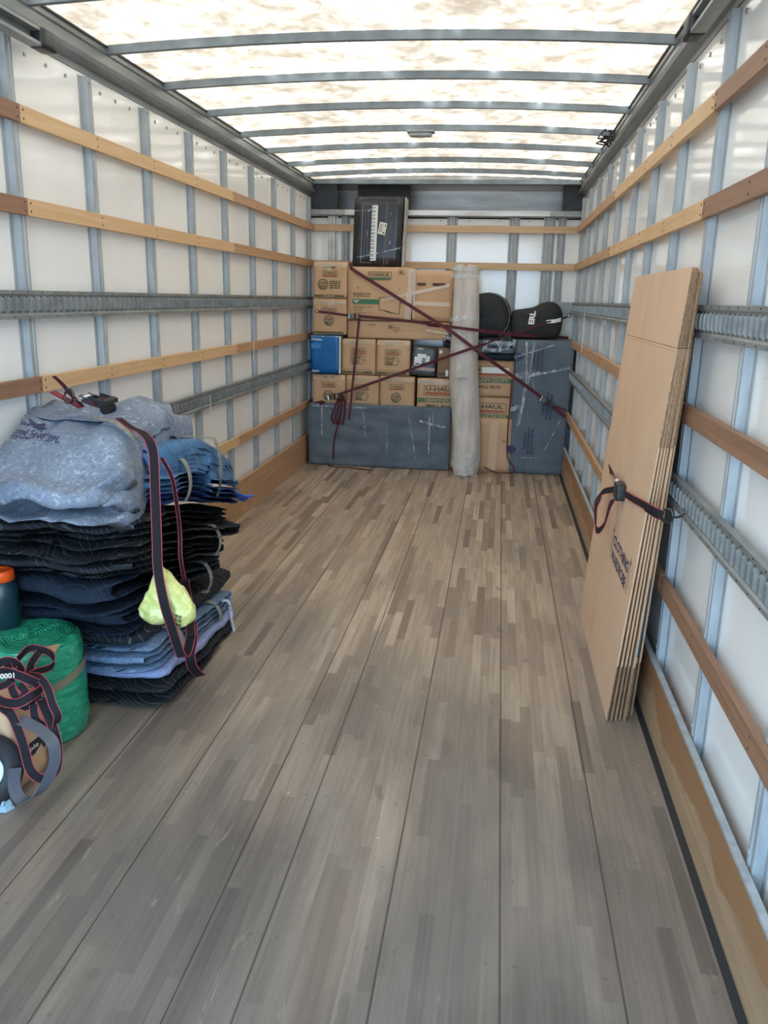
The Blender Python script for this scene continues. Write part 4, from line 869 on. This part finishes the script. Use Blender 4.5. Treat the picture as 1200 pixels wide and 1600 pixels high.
B(-.016, .585, 2.63, 3.63, (.720, .785), (.540, .610), 3, 'quilt_black', 'moving_blanket', 'black zigzag-stitched blanket topmost of the black ones, below the blue', 9, GB, amp=1.4, rotz=.04, jit=.06)
B(.12, .605, 2.80, 3.73, (.785, .830), (.610, .655), 2, 'quilt_royal', 'moving_blanket', 'dark royal blue blanket right on top of the black ones', 10, GB, jit=.03, amp=1.3, lw=.01)
B(-.0, .43, 2.66, 3.30, (.770, .835), (.66, .70), 2, 'denim_blue', 'moving_blanket', 'speckled faded blue blanket hanging out at the lower left front under the grey one', 15, GB, jit=.03, rotz=.10, lw=.02, th=.40, amp=1.6, slump=.4)
B(.22, .612, 2.79, 3.75, (.830, .905), (.655, .740), 4, 'quilt_blue', 'moving_blanket', 'mid-blue quilted blanket, lower of the two thick blue ones', 11, GB, droop=.02, jit=.05, amp=1.3, rotz=.02)
B(.14, .585, 2.88, 3.77, (.905, 1.000), (.740, .850), 6, 'quilt_blue', 'moving_blanket', 'mid-blue quilted blanket with many layers, upper of the two thick blue ones', 12, GB, droop=.07, jit=.05, hump=.05, amp=1.3, slump=.5)
B(-.0, .50, 2.60, 3.26, (.800, .985), (1.00, 1.15), 3, 'denim_grey', 'moving_blanket', 'grey speckled blanket printed in navy letters, on top at the front of the pile', 13, GB, rotz=.16, bulge=.07, hump=.055, amp=2.4, jit=.045, th=.40, lw=.045, slump=1.0)
B(-.0, .44, 2.95, 3.58, (1.02, 1.12), (.93, 1.07), 2, 'denim_grey', 'moving_blanket', 'grey speckled blanket with a navy blot, on top at the back of the pile', 14, GB, rotz=-.06, bulge=.03, hump=.045, amp=1.8, jit=.03, slump=1.4)

# printing projected onto the top front blanket
from mathutils.bvhtree import BVHTree
def drape(o_, geo, lift=.0025, dirn=(0, 1, -.35)):
    """lay flat print geometry onto the surface of o_ along dirn"""
    me = o_.data; bv = BVHTree.FromPolygons([v.co+WL[o_] for v in me.vertices], [tuple(p.vertices) for p in me.polygons]); d = fw if dirn == 'view' else V(dirn).normalized(); out = []
    for v in geo.v:
        d = (V(v)-V((CAM_X, 0, CAM_Z))).normalized() if dirn == 'view' else d; h = bv.ray_cast(V(v)-d*1.0, d); out.append(tuple(h[0]-d*lift) if h[0] else None)
    keep = [(f, m_) for f, m_ in zip(geo.f, geo.m) if all(out[i] for i in f)]
    geo.f = [f for f, _ in keep]; geo.m = [m_ for _, m_ in keep]; geo.v = [o or (0, 0, 0) for o in out]
    used = sorted({i for f in geo.f for i in f}); ix = {a: b for b, a in enumerate(used)}; geo.v = [geo.v[i] for i in used]; geo.f = [tuple(ix[i] for i in f) for f in geo.f]; return geo
BL = {o['label']: o for o in C.objects if o.name.startswith('moving_blanket')}
front = [o for l, o in BL.items() if 'printed in navy letters' in l][0]; rear = [o for l, o in BL.items() if 'navy blot' in l][0]
mb = MB(); yy = 2.6
def tx(s, pa, pb, pc, mb=mb):
    a, b, c = (at(*p, 1, 2.5) for p in (pa, pb, pc)); text_on(mb, s, a, b-a, c-a, 0, .02)
tx('using for', (12, 660), (68, 676), (20, 651)); tx('Environmental Solutions', (-30, 668), (90, 688), (-24, 659)); tx('Recycled Denim', (2, 683), (90, 696), (6, 674))
pts = [(44, 652), (50, 656), (58, 662), (70, 661), (72, 665), (62, 669), (53, 667), (46, 660)]
mb.add([at(*p, 1, 2.5) for p in pts], [tuple(range(8))])
drape(front, mb, dirn='view'); mb.obj('print', M['purple'], front)
mb = MB(); 
for pts in ([(234, 642), (246, 640), (259, 645), (262, 651), (248, 655), (240, 651)], [(212, 652), (218, 648), (218, 664), (226, 680), (240, 690), (232, 692), (220, 684), (213, 668)], [(236, 664), (250, 660), (258, 668), (248, 682), (240, 686), (232, 672)]):
    ctr = (sum(p[0] for p in pts)/len(pts), sum(p[1] for p in pts)/len(pts)); b_ = len(mb.v)
    mb.add([at(*p, 1, 3.1) for p in pts]+[at(*ctr, 1, 3.1)], [(i, (i+1) % len(pts), len(pts)) for i in range(len(pts))])
drape(rear, mb, dirn='view'); mb.obj('print', M['purple'], rear)

# webbing ties around the bundles
webring(.03, .578, 2.98, .088, .240, 'grey webbing tie round the faded blue bundle, at its near end')
webring(.03, .575, 3.44, .055, .178, 'grey webbing tie round the faded blue bundle, at its far end')
webring(.03, .565, 3.36, .26, .40, 'grey webbing tie round the lower black blankets')
webring(.03, .600, 3.40, .43, .565, 'grey webbing tie round the upper black blankets')
webring(.18, .610, 3.00, .77, .94, 'pale webbing tie round the blue blankets, near end', tilt=.04)
webring(.14, .608, 3.36, .70, .96, 'pale webbing tie round the blue blankets, far end', tilt=.05)
mb = MB(); P = [[V((.50+.05*i, 3.66+.05*i, .675-.02*i+.02*sin(i*2+j*1.5))) + V((-.03*j, .035*j, -.018*j)) for j in range(4)] for i in range(4)]
mb.grid(P); o = mb.obj('cloth_tag', M['bright_blue'], smooth=True, label='bright blue cloth corner sticking out of the pile far end under the blue blankets', cat='cloth', sub=2)
sol = o.modifiers.new('sol', 'SOLIDIFY'); sol.thickness = .006
mb = MB(); mb.tube(cat_rom([(.56, 3.52, .16), (.585, 3.54, .15), (.60, 3.53, .11), (.615, 3.50, .06), (.63, 3.49, .02)], 5), [.008+.0*i for i in range(21)], 6)
mb.obj('loose_film', M['film'], smooth=True, label='twisted clear film end sticking out of the faded blue bundle at the pile foot', cat='film')

# long strap over the pile
t_ = thing('tie_down_strap', (.62, 2.8, .9), 'black and red strap with ratchet, tied to the wall slat and hanging over the pile', 'strap')
xs = lambda px, py, x: at(px, py, 0, x)
P1 = [at(84, 590, 0, .012), at(105, 612, 0, .12), at(128, 632, 0, .26)]
web([at(84, 588, 0, .012), at(97, 600, 0, .07), at(112, 618, 0, .16), at(128, 634, 0, .24)], .018, t_, 'upper_webbing', wd=(0, 1, .3), mats=BR, edge=.1)
web([at(82, 612, 0, .03), at(104, 624, 0, .13), at(128, 637, 0, .24)], .022, t_, 'red_webbing', wd=(0, 1, .3), mats=('strap_red', 'strap_blk'), edge=.12)
hook(at(108, 624, 0, .16)+V((0, 0, .012)), (.7, -.4, -.3), t_, 1.3, (0, .3, 1))
q = at(150, 645, 0, .30); q2 = at(182, 656, 0, .40)
ratchet(q+V((0, 0, .035)), (q2-q), t_, 1.1, (0, -.2, 1))
mb = MB(); c_ = at(170, 651, 0, .37)+V((0, 0, .03)); d_ = (q2-q).normalized(); mb.cyl(c_+V((0, -.03, 0)), c_+V((0, .03, .0)), .019, 12); mb.obj('webbing_coil', M['strap_blk'], t_, auto=.5)
web([at(186, 662, 0, .42)+V((0, 0, .02)), at(205, 668, 0, .49), at(222, 676, 0, .56), at(234, 690, 0, .62), at(240, 712, 0, .635), at(242, 760, 0, .65), at(245, 840, 1, 2.55), at(247, 890, 1, 2.53), at(256, 940, 1, 2.515), at(268, 980, 1, 2.53), at(281, 1020, 1, 2.56), at(287, 1026, 1, 2.58), at(292, 1020, 1, 2.61), at(297, 1000, 1, 2.66), at(298, 985, 1, 2.68), at(294, 940, 0, .64), at(288, 905, 0, .635)], .034, t_, 'hanging_webbing', wd=[(.3, .9, 0)]*2+[(.92, .38, 0)]*15, mats=BR, edge=.07)
web([at(300, 975, 0, .655), at(301, 1000, 0, .66), at(297, 1020, 0, .66), at(299, 1038, 0, .66), at(306, 1050, 0, .66), at(314, 1056, 0, .655)], .040, t_, 'webbing_tail', wd=(.92, .38, .15), mats=BR, edge=.07)
web([at(252, 715, 0, .60), at(268, 745, 0, .63), at(275, 780, 0, .632), at(281, 830, 0, .62), at(282, 870, 0, .625), at(288, 905, 0, .635)], .016, t_, 'far_webbing', wd=(.92, .38, 0), mats=BR, edge=.16)
web([at(142, 655, 0, .33)+V((0, 0, .01)), at(175, 662, 0, .42)+V((0, 0, .01)), at(200, 675, 0, .50), at(215, 690, 0, .55)], .03, t_, 'pale_webbing', wd=(0, 1, 0), mats=('strap_grey', 'strap_grey'))
# lime bag
m = mat('lime_plastic', (.62, .66, .12), .28); t = NT(m); n_ = t.noise(t.geo(), 30, 4, 1.2); t.base(t.mix(t.ramp(n_, [(.35, (0, 0, 0)), (.65, (1, 1, 1))]), (.66, .69, .20), (.80, .83, .38))); t.bump(n_, .6, .01)
t.b.inputs['Transmission Weight'].default_value = 0; M['lime'] = m
cb = at(260, 935, 1, 2.60); o = thing('plastic_bag', cb, 'crumpled lime green plastic bag held behind the hanging strap on the pile', 'bag')
out = cat_rom([at(x, y, 1, 2.60) for x, y in ((246, 886), (256, 889), (272, 905), (288, 922), (301, 944), (304, 960), (297, 972), (284, 977), (268, 969), (250, 973), (230, 970), (218, 957), (221, 938), (234, 915))], 6, True)
cx = sum(p.x for p in out)/len(out); cz = sum(p.z for p in out)/len(out); rows = []
for k in range(29):
    a = PI*k/28; sr = sin(a)**.75; dy = -.050*cos(a); row = []
    for p in out:
        q = V((cx+(p.x-cx)*sr, 2.60+dy*(1 if dy > 0 else 1.15), cz+(p.z-cz)*sr))
        cr = abs(noise.noise(q*14+V((4, 0, 0))))*.028+abs(noise.noise(q*34))*.010; apex = max(0, (q.z-cz)/.09)
        row.append(q+V((.35*cr, (cr-.008)*(1 if dy < 0 else -1), -.4*cr)))
    rows.append(row)
mb = MB(); mb.grid(rows, False, True); bagm = mb.obj('bag_film', M['lime'], o, smooth=True)
mb = MB(); a0 = at(265, 970, 0, .70); 
for k in range(3):
    a = at(267+k*2, 962+k*7, 0, .72); b = at(284-k*1, 968+k*6, 0, .72); c = at(268+k*2, 957+k*7, 0, .72); text_on(mb, ['THINK', 'REUSE', 'return'][k], a, b-a, c-a, 0, .03)
drape(bagm, mb, .003, 'view'); mb.obj('print', M['black'], o)

# ------------------------------------------------------------ green stretch-film roll, bottle, webbing tangle, box, hand truck
m = mat('green_film', (.01, .26, .135), .22); t = NT(m); g = t.objc(); sp = t.n('ShaderNodeSeparateXYZ', {0: g})
rad = t.math('SQRT', t.math('ADD', t.math('POWER', sp.outputs[0], 2), t.math('POWER', sp.outputs[1], 2)))
w_ = t.math('SINE', t.math('ADD', t.math('MULTIPLY', rad, 520), t.math('MULTIPLY', t.noise(g, 12, 3), 9)))
nn = t.noise(t.scale(g, (8, 8, 26)), 1.6, 6, 1.5)
t.base(t.mix(t.ramp(nn, [(.35, (0, 0, 0)), (.68, (1, 1, 1))]), (.012, .22, .12), (.04, .40, .23))); 
nz = t.n('ShaderNodeNewGeometry').outputs['Normal']; topm = t.ramp(t.n('ShaderNodeSeparateXYZ', {0: nz}).outputs[2], [(.6, (0, 0, 0)), (.8, (1, 1, 1))])
hh = t.math('ADD', t.math('MULTIPLY', t.math('MULTIPLY', w_, topm), .5), t.math('MULTIPLY', nn, .8)); t.bump(hh, .55, .008); M['green_film'] = m
GX, GY, GR = .185, 2.525, .185
t_ = thing('stretch_film_roll', (GX, GY, 0), 'large green film-wrapped roll standing on the floor in front of the pile', 'roll')
rows = []
for z, r in ((.0, .93), (.01, .98), (.06, 1.0), (.12, .99), (.18, 1.0), (.24, .985), (.30, .99), (.34, .98), (.362, .95), (.374, .88), (.378, .75), (.378, .6), (.377, .45), (.374, .3), (.372, .15), (.372, .01)):
    rows.append([(GX+GR*r*cos(a)*(1+.02*sin(a*3+z*8)), GY+GR*r*sin(a)*(1+.02*sin(a*2)), z+(.012*noise.noise(V((cos(a)*3, sin(a)*3, r*5))) if z > .3 else 0)) for a in [2*PI*k/64 for k in range(64)]])
mb = MB(); mb.grid(rows, False, True); mb.f.append(tuple(range(64))); mb.m.append(0); mb.obj('green_film', M['green_film'], t_, smooth=True)
mb = MB(); mb.grid([[(GX+(GR*1.008)*cos(a)*(1+.02*sin(a*3+z*8)), GY+GR*1.008*sin(a)*(1+.02*sin(a*2)), z+.05*sin(a+.6)) for z in (.215, .23, .25)] for a in [-PI*.75+PI*1.3*k/40 for k in range(41)]]); mb.obj('tape_band', mat('tan_tape', (.22, .20, .13), .35), t_, smooth=True)
mb = MB(); a = V((.30, 2.42, .382)); mb.add([a, a+V((.05, .03, .004)), a+V((.065, -.035, .0)), a+V((.01, -.05, -.01))], [(0, 1, 2, 3)]); mb.obj('cardboard_core', M['card'], t_, label='torn corner of tan cardboard core')
t_ = thing('bottle', (.085, 2.57, .38), 'dark bottle with an orange cap on the green roll, at the left picture edge', 'bottle')
mb = MB(); BXX, BYY = .062, 2.58
prof = [(.052, .379), (.056, .385), (.056, .50), (.054, .53), (.045, .552), (.040, .557)]
mb.grid([[(BXX+r*cos(2*PI*k/28), BYY+r*sin(2*PI*k/28), z) for k in range(28)] for r, z in prof], False, True); mb.f.append(tuple(range(27, -1, -1))); mb.m.append(0); mb.obj('bottle_body', mat('dark_teal_plastic', (.008, .03, .04), .3), t_, smooth=True)
mb = MB(); prof = [(.042, .556), (.047, .558), (.047, .588), (.043, .596), (.034, .597), (.032, .592), (.0, .592)]
mb.grid([[(BXX+r*(1+(.02 if (k % 2 and r > .04) else 0))*cos(2*PI*k/36), BYY+r*sin(2*PI*k/36), z) for k in range(36)] for r, z in prof], False, True); mb.obj('bottle_cap', mat('orange_plastic', (.80, .09, .01), .35), t_, smooth=True)
# small carton leaning between the roll and the wheel
t_ = thing('cardboard_box', (.24, 2.24, 0), 'small tan carton with a black printed band, on the floor below the webbing tangle', 'box')
R45 = Matrix.Rotation(-.12, 3, 'Z')
def wc(p): c = V((.22, 2.22, 0)); return c+R45@(p-c)
rbox((.225, 2.225, .148), (.125, .085, .146), .006, 6, .003, 8, 3, warp=wc).obj('body', M['card'], t_, smooth=True)
mb = MB(); cs = [wc(V(p)) for p in ((.351, 2.145, .085), (.351, 2.305, .085), (.351, 2.305, .135), (.351, 2.145, .135))]; quad(mb, *cs); cs = [wc(V(p)) for p in ((.102, 2.1395, .085), (.348, 2.1395, .085), (.348, 2.1395, .135), (.102, 2.1395, .135))]; quad(mb, *cs); mb.obj('printed_band', M['black'], t_)
mb = MB(); a = wc(V((.352, 2.17, .10))); text_on(mb, 'Simple', a, wc(V((.352, 2.27, .10)))-a, (0, 0, .022)); mb.obj('print', M['white'], t_)
# hand truck: wheel, hub and a pale blue foot
t_ = thing('hand_truck', (.27, 2.08, 0), 'hand truck corner with black rubber wheel, pale hub and flecked pale blue foot', 'hand truck')
ax_ = V((.72, -.62, .30)).normalized(); wc_ = V((.300, 2.040, .128)); e1 = ax_.cross(V((0, 0, 1))).normalized(); e2 = e1.cross(ax_)
def ringrows(pr): return [[wc_+ax_*h+(e1*cos(a)+e2*sin(a))*r for a in [2*PI*k/48 for k in range(48)]] for h, r in pr]
mb = MB(); mb.grid(ringrows([(-.02, .055), (-.022, .10), (-.015, .115), (-.005, .120), (.005, .120), (.015, .115), (.022, .10), (.024, .078), (.018, .058), (.012, .055)]), True, True); mb.obj('rubber_tyre', M['rubber'], t_, smooth=True)
mb = MB(); mb.grid(ringrows([(.014, .057), (.018, .053), (.010, .048), (.008, .02), (.018, .018), (.018, .0001)]), False, True)
mb.obj('hub', mottled('pale_hub', (.35, .60, .62), (.80, .88, .92), (1, 1, 1), 30, .3, world=True), t_, smooth=True)
mb = MB(); mb.grid(ringrows([(-.02, .001), (-.02, .05), (.013, .056)]), False, True); mb.obj('hub_back', M['steel'], t_)
mb = MB(); A = [(.27, 2.00), (.372, 2.030), (.385, 2.060), (.33, 2.09)]
mb.add([(x, y, .001) for x, y in A]+[(x, y, z) for x, y, z in ((.28, 2.01, .045), (.348, 2.035, .07), (.354, 2.055, .07), (.32, 2.08, .05))], [(0, 3, 2, 1), (4, 5, 6, 7), (0, 1, 5, 4), (1, 2, 6, 5), (2, 3, 7, 6), (3, 0, 4, 7)])
mb.obj('foot', mottled('flecked_blue', (.30, .44, .52), (.10, .14, .17), (1, 1, 1), 70, .5, world=True, lo=.55, hi=.62), t_, bevel=.004)
# webbing tangle on top of the carton
t_ = thing('webbing_tangle', (.30, 2.2, .3), 'tangle of black webbing with red edges heaped on the small carton and green roll', 'strap')
AT = lambda px, py, y: at(px, py, 1, y)
loops = [([(28, 1030, 2.30), (44, 1014, 2.34), (62, 1014, 2.36), (80, 1022, 2.36), (85, 1035, 2.33), (76, 1044, 2.30), (56, 1050, 2.26), (36, 1062, 2.22)], V((.1, .3, 1)), .024),
 ([(62, 1018, 2.34), (50, 1035, 2.32), (45, 1050, 2.28), (30, 1060, 2.24)], V((1, .2, 0)), .026),
 ([(-10, 1052, 2.18), (10, 1050, 2.16), (28, 1055, 2.16), (45, 1062, 2.17), (62, 1070, 2.19)], V((0, .2, 1)), .030),
 ([(-8, 1040, 2.20), (8, 1033, 2.22), (24, 1036, 2.22), (36, 1050, 2.20), (34, 1062, 2.18)], V((0, .5, 1)), .028),
 ([(12, 1038, 2.21), (16, 1060, 2.17), (20, 1080, 2.15), (30, 1092, 2.14), (40, 1082, 2.15), (30, 1070, 2.16)], V((1, .1, 0)), .026),
 ([(-8, 1090, 2.13), (10, 1098, 2.12), (30, 1098, 2.12), (48, 1088, 2.14), (60, 1080, 2.17), (66, 1070, 2.20), (50, 1062, 2.22)], V((0, .4, 1)), .030),
 ([(40, 1055, 2.22), (60, 1058, 2.20), (74, 1075, 2.18), (82, 1100, 2.16), (90, 1118, 2.15), (86, 1132, 2.15), (70, 1134, 2.15), (56, 1124, 2.16), (52, 1100, 2.18)], V((.7, .6, .5)), .026),
 ([(64, 1092, 2.20), (72, 1112, 2.17), (84, 1140, 2.14), (90, 1170, 2.12), (88, 1200, 2.10), (74, 1216, 2.09), (58, 1214, 2.08), (46, 1200, 2.09), (38, 1170, 2.10), (28, 1140, 2.11), (16, 1115, 2.12), (-6, 1100, 2.13)], V((.8, .45, .1)), .030),
 ([(-10, 1075, 2.15), (8, 1070, 2.15), (20, 1060, 2.16), (26, 1044, 2.19)], V((.2, .3, 1)), .024),
 ([(22, 1090, 2.16), (40, 1104, 2.17), (52, 1092, 2.19), (64, 1086, 2.20)], V((0, .3, 1)), .028)]
for k, (pts, wd, w) in enumerate(loops):
    mb = MB(); ribbon(mb, [AT(*p) for p in pts], w, wd, .0022, 6, False, .07); mb.obj('webbing_loop', [M['strap_blk'], M['strap_red']], t_)
mb = MB(); a = AT(22, 1051, 2.12); b = AT(0, 1053, 2.12); c = AT(22.5, 1059, 2.12); text_on(mb, '1000', a, b-a, c-a, 0, .02); mb.obj('print', M['white'], t_)
mb = MB(); ribbon(mb, [AT(*p) for p in ((30, 1124, 2.13), (48, 1132, 2.13), (66, 1143, 2.12), (82, 1160, 2.10), (86, 1185, 2.09), (78, 1212, 2.07), (62, 1238, 2.05), (44, 1249, 2.05), (30, 1247, 2.05), (22, 1228, 2.06), (24, 1200, 2.08))], .038, V((.55, .83, .12)), .003, 6, False, .05, mats=(0, 0)); mb.obj('grey_webbing', mat('slate_webbing', (.09, .095, .115), .5), t_)
# short white cords hanging from the tracks
for side, y, z, l, nm in ((W-.012, 6.55, 1.50, .30, 'thin white cord hanging from the upper track on the right wall'), (.012, 4.97, .955, .12, 'thin white cord hanging from the lower track on the left wall'), (.012, 5.93, 1.24, .14, 'thin white cord hanging from the third slat on the left wall')):
    mb = MB(); mb.tube(cat_rom([(side, y, z), (side, y+.004, z-l*.4), (side, y-.004, z-l*.7), (side, y, z-l)], 4), .0022, 5); mb.obj('cord', M['white'], smooth=True, label=nm, cat='cord')
